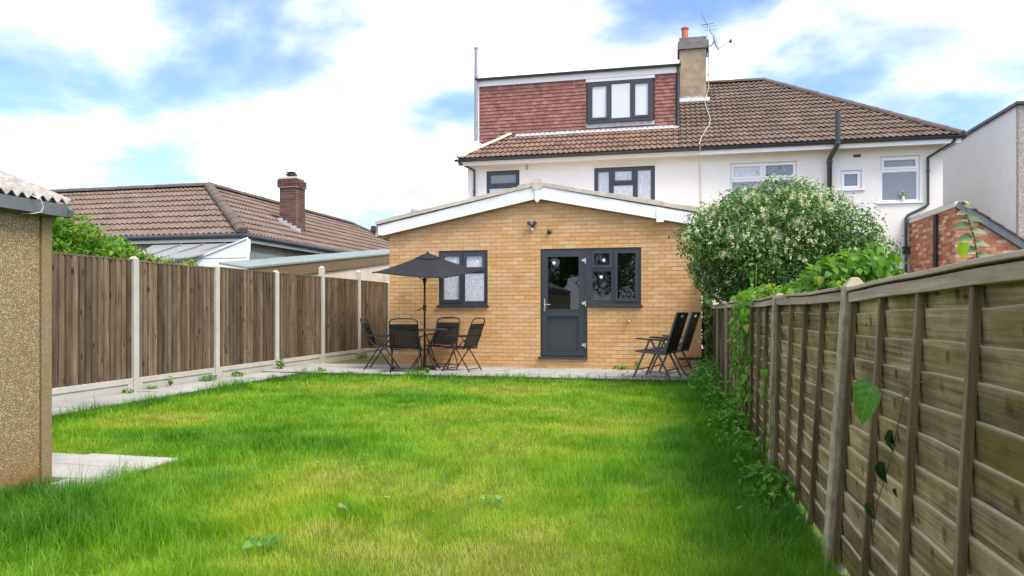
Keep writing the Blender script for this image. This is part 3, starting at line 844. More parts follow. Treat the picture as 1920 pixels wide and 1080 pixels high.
CAMP = Vector((0, 0, EYE))
def lay_bricks(parent, cells, yf, mat, ln, ht, joint=0.010, depth=0.05, n_ind=300, name="brick"):
    cells = list(cells)
    cells.sort(key=lambda c: (Vector(((c[0] + c[1]) / 2, yf, (c[2] + c[3]) / 2)) - CAMP).length + (0 if abs(c[1] - c[0] - ln) < 1e-4 else 0.0))
    full = MB().box(-(ln - joint) / 2, (ln - joint) / 2, 0, depth, -(ht - joint) / 2, (ht - joint) / 2).mesh(name, mat)
    rest = MB()
    n = 0
    for a, b, c, d in cells:
        j = rng.uniform(-0.0022, 0.0022)
        if n < n_ind:
            n += 1
            ctr = Vector(((a + b) / 2, yf + j, (c + d) / 2))
            if abs(b - a - ln) < 1e-4:
                place(name, full, parent, Matrix.Translation(ctr))
            else:
                MB().box(a + joint / 2, b - joint / 2, yf + j, yf + depth, c + joint / 2, d - joint / 2).build(name, mat, parent, ctr)
        else:
            rest.box(a + joint / 2, b - joint / 2, yf + j, yf + depth, c + joint / 2, d - joint / 2, rng.random() + 0.001)
    if rest.v:
        o = rest.build("brickwork" if name == "brick" else "tiling", mat, parent)
        o["kind"] = "stuff"

def roman_tile(w, Lh, roll=0.034, n=10):
    mb = MB()
    vs_ = []
    def hh(x):
        t = (x / w * 2) % 1.0
        return roll * max(0.0, math.cos((t - 0.5) * 2 * math.pi * 0.95)) ** 1.2 if abs(t - 0.5) < 0.27 else 0.0
    xs = [w * i / n for i in range(n + 1)]
    for x in xs: vs_.append((x, 0.0, 0.052 + hh(x)))
    for x in xs: vs_.append((x, Lh, 0.008 + hh(x)))
    for x in xs: vs_.append((x, 0.035, -0.004 + hh(x) * 0.4))
    m = n + 1
    fs = [(i, i + 1, m + i + 1, m + i) for i in range(n)] + [(2 * m + i, 2 * m + i + 1, i + 1, i) for i in range(n)]
    mb.add(vs_, fs)
    return mb

def tile_roof(deck, O, u, v, poly, w, gauge, mat, n_ind, holes=()):
    """interlocking tiles over a convex polygon given in (u, v); the nearest whole ones are objects, the rest one part"""
    O = Vector(O); u = Vector(u).normalized(); v = Vector(v).normalized(); n = u.cross(v)
    Lh = gauge + 0.06
    tmb = roman_tile(w, Lh)
    tmesh = tmb.mesh("roof_tile", mat)
    us = [p[0] for p in poly]; vs2 = [p[1] for p in poly]
    def inside(a, b, e=0.0):
        for i in range(len(poly)):
            p, q = poly[i], poly[(i + 1) % len(poly)]
            dx, dy = q[0] - p[0], q[1] - p[1]; l = math.hypot(dx, dy)
            if (dx * (b - p[1]) - dy * (a - p[0])) / l < e: return False
        return True
    cand = []
    j = 0
    v0 = min(vs2) - 0.02
    while v0 + j * gauge < max(vs2):
        vv = v0 + j * gauge
        i = 0
        while min(us) + i * w < max(us):
            uu = min(us) + i * w; i += 1
            cs = [(uu, vv), (uu + w, vv), (uu + w, vv + gauge), (uu, vv + gauge)]
            k = [inside(a, b, -0.03) for a, b in cs]
            if not any(k) and not inside(uu + w / 2, vv + gauge / 2): continue
            c = O + u * (uu + w / 2) + v * (vv + gauge / 2)
            cand.append(((c - CAMP).length, all(k), uu, vv))
        j += 1
    cand.sort()
    rest = MB(); cnt = 0
    for d, whole, uu, vv in cand:
        tilt = rng.uniform(-0.003, 0.004)
        p = O + u * uu + v * vv + n * tilt
        if whole and cnt < n_ind and inside(uu + w / 2, vv + Lh, 0.0):
            cnt += 1
            m = Matrix(((u.x, v.x, n.x, p.x), (u.y, v.y, n.y, p.y), (u.z, v.z, n.z, p.z), (0, 0, 0, 1)))
            place("tile", tmesh, deck, m)
        else:
            rest.add([p + u * a + v * b + n * c for a, b, c in tmb.v], tmb.f, rng.random() + 0.001)
    if rest.v:
        o = rest.build("tiling", mat, deck)
        bm = bmesh.new(); bm.from_mesh(o.data)
        org = W[o.name]
        for i in range(len(poly)):
            p, q = poly[i], poly[(i + 1) % len(poly)]
            P = O + u * p[0] + v * p[1]; Q = O + u * q[0] + v * q[1]
            nn = (Q - P).cross(n).normalized()
            off = 0.03 if abs(p[1] - q[1]) < 1e-6 and p[1] <= min(vs2) + 1e-6 else 0.0
            bmesh.ops.bisect_plane(bm, geom=bm.verts[:] + bm.edges[:] + bm.faces[:], plane_co=P + nn * off - org, plane_no=nn, clear_outer=True)
        bm.to_mesh(o.data); bm.free()
        o["kind"] = "stuff"

def cap_tiles(parent, P, Q, mat, r=0.12, seg=0.42, name="ridge_tile"):
    P = Vector(P); Q = Vector(Q); d = (Q - P); Ln = d.length; d.normalize()
    s = d.cross(Vector((0, 0, 1))).normalized(); up = s.cross(d)
    n = max(1, round(Ln / seg)); sl = Ln / n
    mb = MB(); vs_ = []; fs = []
    k = 8
    for x, rr in ((-sl / 2 - 0.012, r), (sl / 2 + 0.012, r * 0.93)):
        for i in range(k + 1):
            a = math.pi * i / k
            vs_.append((x, rr * math.cos(a), rr * 0.85 * math.sin(a)))
    m = k + 1
    fs = [(i, i + 1, m + i + 1, m + i) for i in range(k)] + [tuple(range(m))[::-1], tuple(range(m, 2 * m)), (0, m, 2 * m - 1, k)]
    mb.add(vs_, fs)
    me = mb.mesh(name, mat)
    for i in range(n):
        c = P + d * (sl * (i + 0.5)) + up * rng.uniform(-0.006, 0.006)
        place(name, me, parent, Matrix(((d.x, s.x, up.x, c.x), (d.y, s.y, up.y, c.y), (d.z, s.z, up.z, c.z), (0, 0, 0, 1))))

def window(parent, x0, x1, z0, z1, yf, cells, fmat, gmat, depth=0.07, sill=None, sill_mat=None, sash=0.045, name="window"):
    """a framed window facing -Y. cells: (xa, xb, za, zb, opening?) are the openings in the outer frame, in world x / z"""
    mb = MB().grid_holes(x0, x1, z0, z1, [c[:4] for c in cells], yf, yf + depth)
    for xa, xb, za, zb, op in cells:
        if op:
            e = 0.012
            mb.grid_holes(xa - e, xb + e, za - e, zb + e, [(xa + sash, xb - sash, za + sash, zb - sash)], yf - 0.018, yf - 0.001)
            mb.grid_holes(xa + 0.0005, xb - 0.0005, za + 0.0005, zb - 0.0005, [(xa + sash, xb - sash, za + sash, zb - sash)], yf - 0.0005, yf + 0.05)
        else:
            mb.grid_holes(xa + 0.0005, xb - 0.0005, za + 0.0005, zb - 0.0005, [(xa + 0.014, xb - 0.014, za + 0.014, zb - 0.014)], yf + 0.012, yf + 0.05)
    w = mb.build(name, fmat, parent, ((x0 + x1) / 2, yf, z0))
    panes = []
    for xa, xb, za, zb, op in cells:
        k = sash if op else 0.014
        g = gmat[len(panes)] if isinstance(gmat, list) else gmat
        panes.append(MB().box(xa + k - 0.008, xb - k + 0.008, yf + 0.020, yf + 0.030, za + k - 0.008, zb - k + 0.008).build("pane", g, w, ((xa + xb) / 2, yf + 0.025, (za + zb) / 2)))
    if sill:
        a, b, c, d, pr = sill           # x from a to b, z from c to d, projects pr in front of the frame
        MB().box(a, b, yf - pr, yf - 0.002, c, d).build("sill", sill_mat or fmat, w, ((a + b) / 2, yf, c), bevel=0.004)
    return w, panes

def face_mesh(polys):
    mb = MB()
    for p in polys: mb.add(p, [tuple(range(len(p)))])
    return mb

def downpipe(parent, pts, r, mat, name="downpipe", clips=()):
    o = MB().tube(pts, r, 10).build(name, mat, parent, pts[0], smooth=True, flat_angle=50)
    for c in clips:
        MB().tube([Vector(c) - Vector((0, 0, 0.03)), Vector(c) + Vector((0, 0, 0.03))], r * 1.18, 10).build("pipe_collar", mat, o, c, smooth=True, flat_angle=50)
    return o

def gutter(parent, x0, x1, y, z, r, mat):
    """half-round gutter along x, open side up"""
    n = 8
    outer = [(y + r * math.cos(math.pi + math.pi * i / n), z + r * math.sin(math.pi + math.pi * i / n)) for i in range(n + 1)]
    inner = [(y + (r - 0.006) * math.cos(math.pi + math.pi * i / n), z + (r - 0.006) * math.sin(math.pi + math.pi * i / n)) for i in range(n + 1)][::-1]
    mb = MB().prism(outer + inner, lambda a, b, t: (t, a, b), x0, x1)
    return mb.build("gutter", mat, parent, ((x0 + x1) / 2, y, z), smooth=True, flat_angle=40)

# ------------------------------------------------------------------ the brick extension
YF = 13.47
ext = thing("house_extension", "single storey yellow brick rear extension with shallow white gable and grey door", "extension", (-2.51, YF, 0))
EXL, EXR, AX = -5.61, 0.558, -2.51
def barge_line(x): return 2.694 + 0.2 * (min(x - EXL, EXR + 0.03 - x))
zc = 0.025
O_LW = (-4.557, -3.538, 1.225, 2.35)
O_DR = (-2.478, -1.564, 0.25, 2.35)
O_RW = (-1.564, -0.549, 1.225, 2.35)
openings = [O_LW, O_DR, O_RW]
mw = MB().grid_holes(EXL + 0.006, EXR - 0.006, -0.1, 2.70, openings, YF + 0.007, YF + 0.27)
mw.prism([(EXL + 0.006, 2.70), (EXR - 0.006, 2.70), (AX, 3.33)], lambda u, v, t: (u, t, v), YF + 0.007, YF + 0.27)
mw.box(EXL + 0.006, EXL + 0.27, YF + 0.271, 19.79, -0.1, 2.70).box(EXR - 0.27, EXR - 0.006, YF + 0.271, 19.79, -0.1, 2.70)
wall_e = mw.build("wall", M["mortar"], ext)
lay_bricks(wall_e, courses(EXL, EXR, zc - 0.075, 3.32, openings, 0.225, 0.075, top=lambda x: barge_line(x) + 0.02), YF, M["brick"], 0.225, 0.075)
# side of the extension that shows past the corner: bricks joined, seen only at a grazing angle
sb = MB()
for k in range(36):
    z = -0.05 + 0.075 * k
    yy = YF + 0.052 + (0.11 if k % 2 else 0.0)
    while yy < 19.7:
        for xs in ((EXL, EXL + 0.0055), (EXR - 0.0055, EXR)):
            sb.box(xs[0], xs[1], yy, yy + 0.215, z + 0.005, z + 0.07, rng.random() + 0.001)
        yy += 0.225
o = sb.build("side_brickwork", M["brick"], wall_e); o["kind"] = "stuff"
MB().box(EXL + 0.28, EXR - 0.28, YF + 0.28, 19.78, -0.05, 0.16).build("floor", M["inside"], ext)
MB().box(EXL + 0.275, EXR - 0.275, YF + 0.275, 19.78, 2.50, 2.52).build("ceiling", M["inside"], ext)
MB().box(EXL + 0.275, EXR - 0.275, 17.2, 17.3, 0.161, 2.499).build("inner_wall", M["inside"], ext)
# roof slab, bargeboards, verge tiles
def roof_poly(lo, hi, x0=-5.86, x1=0.84):
    def ln(x): return 2.694 + 0.2 * (x - EXL) if x <= AX else 2.694 + 0.2 * (2 * AX - EXL - x)
    return [(x0, ln(x0) + lo), (AX, ln(AX) + lo), (x1, ln(x1) + lo), (x1, ln(x1) + hi), (AX, ln(AX) + hi), (x0, ln(x0) + hi)]
rf = MB()
pl = roof_poly(0.012, 0.235)
for a, b, c, d in ((0, 1, 4, 5), (1, 2, 3, 4)):
    rf.prism([pl[a], pl[b], pl[c], pl[d]], lambda u, v, t: (u, t, v), YF - 0.11, 19.785)
roof_e = rf.build("roof", M["tile_beige"], ext)
def ln_e(x): return 2.694 + 0.2 * (x - EXL) if x <= AX else 2.694 + 0.2 * (2 * AX - EXL - x)
for sgn in (-1, 1):
    xe = -5.80 if sgn < 0 else 0.80
    mb = MB().prism([(xe, ln_e(xe) + 0.035), (xe - sgn * 0.10, ln_e(xe - sgn * 0.10)), (AX + sgn * 0.002, ln_e(AX) - 0.0), (AX + sgn * 0.002, ln_e(AX) + 0.245), (xe, ln_e(xe) + 0.205)],
                    lambda u, v, t: (u, t, v), YF - 0.135, YF - 0.112)
    mb.build("bargeboard", M["white_paint"], ext, (AX + sgn * 1.6, YF - 0.12, 2.9))
    # tiles along the verge, each lapped over the one below
    n = 10
    span = abs(xe - AX)
    for i in range(n):
        a = AX + sgn * span * i / n + sgn * 0.03; b = AX + sgn * span * (i + 1) / n + sgn * 0.055
        za, zb = ln_e(a) + 0.250, ln_e(b) + 0.268
        t = 0.085 + rng.uniform(-0.010, 0.012)
        y0 = YF - 0.155 + rng.uniform(-0.006, 0.006)
        mb = MB().prism([(a, za), (b, zb - 0.02), (b, zb - 0.02 + t), (a, za + t * 0.85)], lambda u, v, q: (u, q, v), y0, YF + 0.5)
        mb.build("verge_tile", M["tile_beige"], roof_e, ((a + b) / 2, YF, za))
    # plain roof tiling strip behind the verge
    mb = MB()
    for i in range(n):
        a = AX + sgn * span * i / n + sgn * 0.03; b = AX + sgn * span * (i + 1) / n + sgn * 0.055
        za, zb = ln_e(a) + 0.250, ln_e(b) + 0.258
        mb.prism([(a, za), (b, zb - 0.02), (b, zb + 0.02), (a, za + 0.03)], lambda u, v, q: (u, q, v), YF + 0.502, 19.78, rng.random() + 0.001)
    o = mb.build("tiling", M["tile_beige"], roof_e); o["kind"] = "stuff"
mb = MB().tube([(AX, YF - 0.165, ln_e(AX) + 0.275), (AX, YF + 0.28, ln_e(AX) + 0.275)], 0.115, 14)
mb.build("ridge_tile", M["tile_beige"], roof_e, (AX, YF, 3.6), smooth=True, flat_angle=50)
for k in range(1, 14):
    MB().tube([(AX, YF - 0.165 + 0.45 * k, ln_e(AX) + 0.27), (AX, YF + 0.28 + 0.45 * k, ln_e(AX) + 0.27)], 0.11, 12).build("ridge_tile", M["tile_beige"], roof_e, (AX, YF + 0.45 * k, 3.6), smooth=True, flat_angle=50)
za = ln_e(AX)
MB().prism([(AX - 0.048, za + 0.25), (AX - 0.048, za - 0.03), (AX, za - 0.085), (AX + 0.048, za - 0.03), (AX + 0.048, za + 0.25)], lambda u, v, t: (u, t, v), YF - 0.160, YF - 0.1355).build("finial", M["white_paint"], ext, (AX, YF - 0.15, za), bevel=0.004)
MB().box(-0.262, -0.128, YF - 0.155, YF - 0.1355, ln_e(-0.2) - 0.055, ln_e(-0.2) + 0.20).build("board_joiner", M["white_paint"], ext, (-0.2, YF - 0.14, 2.9))
g = MB()
for xs in (-5.905, 0.905):
    g.tube([(xs, YF - 0.14, 2.80), (xs, 19.7, 2.80)], 0.062, 10)
g.build("gutter", M["gutter"], ext, (-5.9, YF, 2.8), smooth=True, flat_angle=50)
MB().box(-5.93, -5.845, YF - 0.185, YF - 0.141, 2.76, 2.875).build("gutter_end", M["gutter"], ext, (-5.9, YF - 0.16, 2.8), bevel=0.006)
v = MB().lathe([(0.05, 0.0), (0.05, 0.24), (0.065, 0.245), (0.065, 0.30), (0.02, 0.32)], (-5.35, 14.2, ln_e(-5.35) + 0.26), 12)
v = v.build("roof_vent", M["metal"], ext, (-5.35, 14.2, 3.0), smooth=True, flat_angle=40)
MB().box(-5.55, -5.22, 14.0, 14.4, ln_e(-5.55) + 0.27, ln_e(-5.22) + 0.29).build("vent_slate", M["brick_dark"], v, (-5.4, 14.2, 3.0))
MB().tube([(0.10, YF - 0.06, 0.265), (0.62, YF - 0.06, 0.285)], 0.028, 10).build("waste_pipe", M["black_plastic"], ext, (0.3, YF - 0.06, 0.28), smooth=True, flat_angle=50)
# windows and door of the extension
FY = YF + 0.025
def sticker(pane, x, z, s=0.055, rot=45, y=FY + 0.0185):
    a = R(rot)
    pts = [(x + s / 2 * math.sqrt(2) * math.cos(a + math.pi / 4 + k * math.pi / 2), z + s / 2 * math.sqrt(2) * math.sin(a + math.pi / 4 + k * math.pi / 2)) for k in range(4)]
    MB().prism(pts, lambda u, v, t: (u, t, v), y - 0.0006, y + 0.0013).build("sticker", M["sticker"], pane.parent, (x, y, z))
_, lp = window(ext, -4.555, -3.540, 1.262, 2.348, FY, [(-4.495, -4.075, 1.33, 2.290, True), (-4.025, -3.600, 1.975, 2.290, True), (-4.025, -3.600, 1.33, 1.915, False)], M["pvc_grey"], M["glass_obscure"],
              sill=(-4.585, -3.510, 1.224, 1.2615, 0.075))
sticker(lp[0], -4.22, 2.17, 0.05, 30); sticker(lp[1], -3.76, 2.13, 0.05, 10)
_, rp_ = window(ext, -1.560, -0.551, 1.262, 2.348, FY, [(-1.475, -1.100, 1.985, 2.290, True), (-1.475, -1.100, 1.34, 1.915, False), (-1.035, -0.610, 1.34, 2.290, True)], M["pvc_grey"], M["glass"],
               sill=(-1.562, -0.520, 1.224, 1.2615, 0.075))
sticker(rp_[0], -1.25, 2.12); sticker(rp_[1], -1.30, 1.80, 0.055, 5)
dm = MB()
dm.grid_holes(-2.476, -1.5615, 0.252, 2.348, [(-2.425, -1.640, 0.275, 2.297)], FY, FY + 0.07)
door = dm.build("door_frame", M["pvc_grey"], ext, (-2.02, FY, 0.25))
lf = MB().grid_holes(-2.437, -1.628, 0.285, 2.309, [(-2.335, -1.730, 1.185, 2.195), (-2.335, -1.730, 0.405, 1.045)], FY - 0.022, FY - 0.001)
lf.grid_holes(-2.424, -1.641, 0.276, 2.296, [(-2.335, -1.730, 1.185, 2.195), (-2.335, -1.730, 0.405, 1.045)], FY - 0.0005, FY + 0.05)
leaf = lf.build("door", M["pvc_grey"], ext, (-2.04, FY, 0.28))
MB().box(-2.340, -1.725, FY + 0.014, FY + 0.030, 0.400, 1.050).build("panel", M["pvc_grey"], leaf, (-2.03, FY + 0.02, 0.7))
dp = MB().box(-2.340, -1.725, FY + 0.020, FY + 0.030, 1.180, 2.200).build("pane", M["glass"], leaf, (-2.03, FY + 0.02, 1.7))
sticker(dp, -2.215, 2.085, 0.06, 35)
MB().box(-2.345, -1.720, FY - 0.026, FY - 0.0225, 1.165, 1.186).box(-2.345, -1.720, FY - 0.026, FY - 0.0225, 0.393, 0.404).build("glazing_bead", M["pvc_grey"], leaf, (-2.03, FY, 0.8))
for z in (2.12, 1.30, 0.50):
    MB().box(-1.665, -1.585, FY - 0.048, FY - 0.0225, z - 0.028, z + 0.022).box(-1.607, -1.585, FY - 0.055, FY - 0.0485, z - 0.065, z + 0.035).build("hinge", M["chrome"], leaf, (-1.62, FY - 0.03, z), bevel=0.003)
h = MB().box(-2.405, -2.377, FY - 0.034, FY - 0.0225, 1.14, 1.39)
h.tube([(-2.391, FY - 0.03, 1.275), (-2.391, FY - 0.075, 1.275), (-2.27, FY - 0.078, 1.27)], 0.010, 8)
h.build("handle", M["chrome"], leaf, (-2.39, FY - 0.03, 1.27), smooth=True, flat_angle=40)
MB().box(-2.51, -1.555, YF - 0.055, FY - 0.002, 0.222, 0.262).build("threshold", M["pvc_grey"], ext, (-2.03, YF, 0.23), bevel=0.004)

# fittings on the extension wall
sl = thing("security_light", "small twin head security light on brick wall above the grey door", "wall light", (-2.625, YF, 2.80))
MB().box(-2.655, -2.595, YF - 0.04, YF - 0.001, 2.75, 2.83).build("base", M["black_plastic"], sl, (-2.625, YF, 2.79), bevel=0.006)
for s in (-1, 1):
    hd = MB().lathe([(0.018, 0.0), (0.040, -0.03), (0.040, -0.075)], (-2.625 + s * 0.055, YF - 0.045, 2.845), 12, "y").build("lamp_head", M["black_plastic"], sl, (-2.625 + s * 0.055, YF - 0.06, 2.845), smooth=True, flat_angle=40)
    MB().lathe([(0.034, -0.001), (0.034, -0.004)], (-2.625 + s * 0.055, YF - 0.12, 2.845), 12, "y").build("lens", M["pvc_grey"], hd, (-2.625 + s * 0.055, YF - 0.12, 2.845))
    MB().tube([(-2.625 + s * 0.015, YF - 0.03, 2.815), (-2.625 + s * 0.05, YF - 0.05, 2.84)], 0.010, 6).build("arm", M["black_plastic"], sl, (-2.625, YF, 2.82))
MB().lathe([(0.02, 0.02), (0.028, 0.0), (0.024, -0.035), (0.008, -0.05)], (-2.625, YF - 0.055, 2.745), 12).build("sensor", M["pvc_white"], sl, (-2.625, YF - 0.05, 2.74), smooth=True)
sn = thing("round_sensor", "little round black sensor on brick wall beside the twin security light", "sensor", (-2.299, YF, 2.68))
MB().lathe([(0.045, 0.0), (0.045, -0.02)], (-2.299, YF - 0.001, 2.68), 14, "y").build("base", M["black_plastic"], sn, (-2.299, YF, 2.68), smooth=True, flat_angle=40)
MB().lathe([(0.038, 0.0), (0.036, -0.03), (0.012, -0.05)], (-2.299, YF - 0.021, 2.68), 14, "y").build("lens", M["black_plastic"], sn, (-2.299, YF, 2.68), smooth=True, flat_angle=40)
tp = thing("garden_tap", "small metal outside tap on brick wall below the right hand window", "tap", (-0.767, YF, 0.95))
MB().lathe([(0.028, 0.0), (0.028, -0.01), (0.014, -0.012), (0.014, -0.075)], (-0.767, YF - 0.001, 0.975), 12, "y").build("body", M["metal"], tp, (-0.767, YF, 0.97), smooth=True, flat_angle=40)
MB().tube([(-0.767, YF - 0.065, 0.975), (-0.767, YF - 0.095, 0.965), (-0.767, YF - 0.10, 0.905)], 0.013, 8).build("spout", M["metal"], tp, (-0.767, YF, 0.93), smooth=True)
MB().tube([(-0.767, YF - 0.05, 0.98), (-0.767, YF - 0.05, 1.025)], 0.008, 8).box(-0.80, -0.734, YF - 0.057, YF - 0.043, 1.022, 1.034).build("lever", M["metal"], tp, (-0.767, YF, 1.0))
# ------------------------------------------------------------------ the two semi-detached houses
WY, EY, EZ, RY, RZ = 19.80, 19.45, 5.50, 23.60, 8.42
SL = (RZ - EZ) / (RY - EY)
ca = 1 / math.hypot(1, SL); sa = SL * ca
def roof_z(y): return EZ + SL * (y - EY)

house = thing("semi_detached_house", "pale rendered house half with red tile hung loft dormer behind the brick extension", "house", (-2.5, WY, 0))
W1 = (-5.233, -4.250, 4.05, 5.196); W2 = (-2.105, -0.430, 3.92, 5.150)
mb = MB().grid_holes(-5.80, 0.738, -0.1, 5.40, [W1, W2], WY, WY + 0.25)
mb.box(-5.80, -5.55, WY + 0.251, 27.4, -0.1, 6.15).box(-5.80, 0.738, 27.401, 27.6, -0.1, 5.4)
mb.build("wall", M["render_pink"], house)
MB().box(-5.549, 0.70, WY + 0.255, 27.39, 2.55, 2.70).box(-5.549, 0.70, 22.0, 22.1, 2.701, 5.39).build("inner_structure", M["inside"], house)
deck = face_mesh([
    [(-6.0, EY, EZ), (0.21, EY, EZ), (0.21, 20.75, roof_z(20.75)), (-4.70, 20.75, roof_z(20.75))],
    [(-6.0, EY, EZ), (-4.70, 20.75, roof_z(20.75)), (-5.7, 20.75, EZ + SL * 0.3), (-6.0, 20.75, EZ)],
    [(-6.0, 20.75, EZ), (-5.7, 20.75, EZ + SL * 0.3), (-5.7, 27.75, EZ + SL * 0.3), (-6.0, 27.75, EZ)],
    [(-5.9, RY, RZ), (0.21, RY, RZ), (0.21, 27.75, EZ), (-5.9, 27.75, EZ)],
]).build("roof", M["deck"], house)
tile_roof(deck, (0, EY, EZ), (1, 0, 0), (0, ca, sa), [(-5.98, 0.0), (0.205, 0.0), (0.205, 1.53), (-4.72, 1.53)], 0.30, 0.30, M["tile_warm"], 150)
cap_tiles(deck, (-5.98, EY + 0.03, EZ + 0.05), (-4.72, 20.70, roof_z(20.70) + 0.06), M["cement"], 0.085, 0.36, "hip_tile")
MB().box(-6.0, 0.736, EY - 0.02, WY - 0.002, 5.385, 5.415).build("soffit", M["white_paint"], house, (-2.6, 19.6, 5.4))
MB().box(-5.98, 0.736, EY - 0.022, EY + 0.0, 5.30, 5.384).box(-5.98, 0.736, EY - 0.001, EY + 0.02, 5.385, 5.47).build("fascia_board", M["fascia_pink"], house, (-2.6, 19.44, 5.3))
gutter(house, -6.06, 0.738, EY - 0.075, 5.475, 0.062, M["gutter"])
downpipe(house, [(-5.92, EY - 0.07, 5.42), (-5.90, EY - 0.05, 5.36), (-5.58, WY - 0.06, 5.22), (-5.58, WY - 0.06, 2.5)], 0.034, M["gutter"], clips=[(-5.58, WY - 0.06, 4.6), (-5.58, WY - 0.06, 3.4)])
# windows with a projecting render hood
window(house, W1[0] + 0.002, W1[1] - 0.002, W1[2] + 0.002, W1[3] - 0.002, WY + 0.04, [(-5.17, -4.315, 4.78, 5.13, True), (-5.17, -4.315, 4.12, 4.70, False)], M["pvc_grey"], [M["glass_grey"], M["glass_curtain"]], sash=0.05)
MB().box(W1[0] - 0.06, W1[1] + 0.02, WY - 0.03, WY - 0.001, 5.20, 5.225).build("window_hood", M["render"], house, (-4.7, WY, 5.2))
window(house, W2[0] + 0.002, W2[1] - 0.002, W2[2] + 0.002, W2[3] - 0.002, WY + 0.04, [(-2.04, -1.650, 3.99, 5.08, True), (-1.575, -1.020, 4.73, 5.08, True), (-1.575, -1.020, 3.99, 4.65, False), (-0.945, -0.495, 3.99, 5.08, True)],
       M["pvc_grey"], M["glass_curtain"], sash=0.045)
MB().box(W2[0] - 0.06, W2[1] + 0.08, WY - 0.03, WY - 0.001, 5.155, 5.18).build("window_hood", M["render"], house, (-1.3, WY, 5.15))
MB().box(-3.72, -3.50, WY - 0.03, WY - 0.001, 4.10, 4.30).build("air_brick", M["brick_dark"], house, (-3.6, WY, 4.1))
MB().tube([(-4.02, WY, 5.30), (-4.02, WY - 0.05, 5.28), (-4.02, WY - 0.05, 5.18)], 0.02, 8).build("overflow_pipe", M["pipe_grey"], house, (-4.02, WY, 5.2))
# loft dormer
DY = 20.70
DX0, DX1 = -5.72, 0.205
DW = (-2.44, -0.455, 6.50, 7.955)
dmr = MB().grid_holes(DX0 + 0.01, DX1 - 0.012, 5.75, 8.02, [(-2.386, -0.512, 6.658, 7.849)], DY + 0.02, DY + 0.16)
dmr.box(DX0 + 0.01, DX0 + 0.15, DY + 0.161, RY + 0.1, 5.7, 8.02).box(DX1 - 0.15, DX1 - 0.012, DY + 0.161, RY + 0.1, 6.2, 8.02)
dormer = dmr.build("dormer", M["brick_dark"], house)
def hung(x): return 9.0
hcells = [c for c in courses(DX0, DX1 - 0.07, 5.86, 7.96, [DW], 0.165, 0.103) if c[2] > (EZ + SL * min(c[1] + 6.0, 1.25) - 0.10)]
hcells.sort(key=lambda c: (Vector(((c[0] + c[1]) / 2, DY, (c[2] + c[3]) / 2)) - CAMP).length)
def hung_tile(mb, xa, xb, za, zb, rnd=None):
    j = rng.uniform(-0.003, 0.003); g = 0.0025
    dz = rng.uniform(-0.006, 0.004)
    mb.hexa([(xa + g, DY - 0.028 + j, za + dz), (xb - g, DY - 0.028 + j, za + dz + rng.uniform(-0.003, 0.003)), (xb - g, DY + 0.0, za + dz), (xa + g, DY + 0.0, za + dz),
             (xa + g, DY - 0.001, zb + 0.03), (xb - g, DY - 0.001, zb + 0.03), (xb - g, DY + 0.015, zb + 0.03), (xa + g, DY + 0.015, zb + 0.03)], rnd)
    return mb
proto_t = [hung_tile(MB(), -0.0825, 0.0825, -0.0515, 0.0515).mesh("tile", M["tile_hung"], (0, DY, 0)) for _ in range(6)]
rest = MB(); cnt = 0
for xa, xb, za, zb in hcells:
    if cnt < 300 and abs(xb - xa - 0.165) < 1e-4:
        cnt += 1
        place("tile", rng.choice(proto_t), dormer, Matrix.Translation(((xa + xb) / 2, DY, (za + zb) / 2)))
    else:
        hung_tile(rest, xa, xb, za, zb, rng.random() + 0.001)
o = rest.build("tiling", M["tile_hung"], dormer); o["kind"] = "stuff"
window(house, -2.384, -0.514, 6.660, 7.847, DY - 0.025, [(-2.30, -1.790, 6.745, 7.765, True), (-1.705, -1.145, 6.745, 7.765, False), (-1.060, -0.598, 6.745, 7.765, True)], M["pvc_grey"], M["glass_milky"], depth=0.09,
       sill=(-2.41, -0.49, 6.625, 6.664, 0.07), sash=0.05)
MB().box(-2.44, -0.455, DY - 0.032, DY + 0.015, 7.852, 7.944).build("head_board", M["white_paint"], house, (-1.45, DY, 7.9))
MB().box(-2.44, -0.46, DY - 0.032, DY + 0.010, 6.505, 6.624).build("apron_flashing", M["lead"], house, (-1.45, DY, 6.5))
MB().box(DX0 - 0.04, DX1 + 0.06, DY - 0.06, RY + 0.12, 8.135, 8.17).build("dormer_roof", M["gutter"], house, (-2.7, 22, 8.15))
MB().box(DX0 - 0.03, DX1 + 0.03, DY - 0.05, DY - 0.034, 7.945, 8.134).build("dormer_fascia", M["white_paint"], house, (-2.7, DY, 8.0))
gutter(house, DX0 - 0.08, DX1 + 0.07, DY - 0.115, 8.165, 0.06, M["gutter"])
MB().box(DX0 - 0.018, DX0 + 0.03, DY - 0.035, DY - 0.021, 5.98, 8.004).build("corner_trim", M["white_paint"], house, (DX0, DY, 6))
MB().tube([(DX1 - 0.01, DY - 0.11, 8.10), (DX1 - 0.01, DY - 0.06, 7.95), (DX1 - 0.01, DY - 0.055, 6.40)], 0.036, 10).build("downpipe", M["gutter"], house, (DX1, DY, 6.4), smooth=True, flat_angle=50)
MB().box(DX1 - 0.05, DX1 + 0.035, DY - 0.018, DY + 0.02, 6.38, 8.0).build("corner_flashing", M["gutter"], house, (DX1, DY, 6.4))
ap = MB()
for i in range(13):
    xa = -4.55 + i * 0.367
    ap.hexa([(xa, DY - 0.13, roof_z(DY - 0.13) + 0.055), (xa + 0.365, DY - 0.13, roof_z(DY - 0.13) + 0.055), (xa + 0.365, DY - 0.021, roof_z(DY) + 0.05), (xa, DY - 0.021, roof_z(DY) + 0.05),
             (xa, DY - 0.13, roof_z(DY - 0.13) + 0.072), (xa + 0.365, DY - 0.13, roof_z(DY - 0.13) + 0.072), (xa + 0.365, DY - 0.022, roof_z(DY) + 0.075), (xa, DY - 0.022, roof_z(DY) + 0.075)])
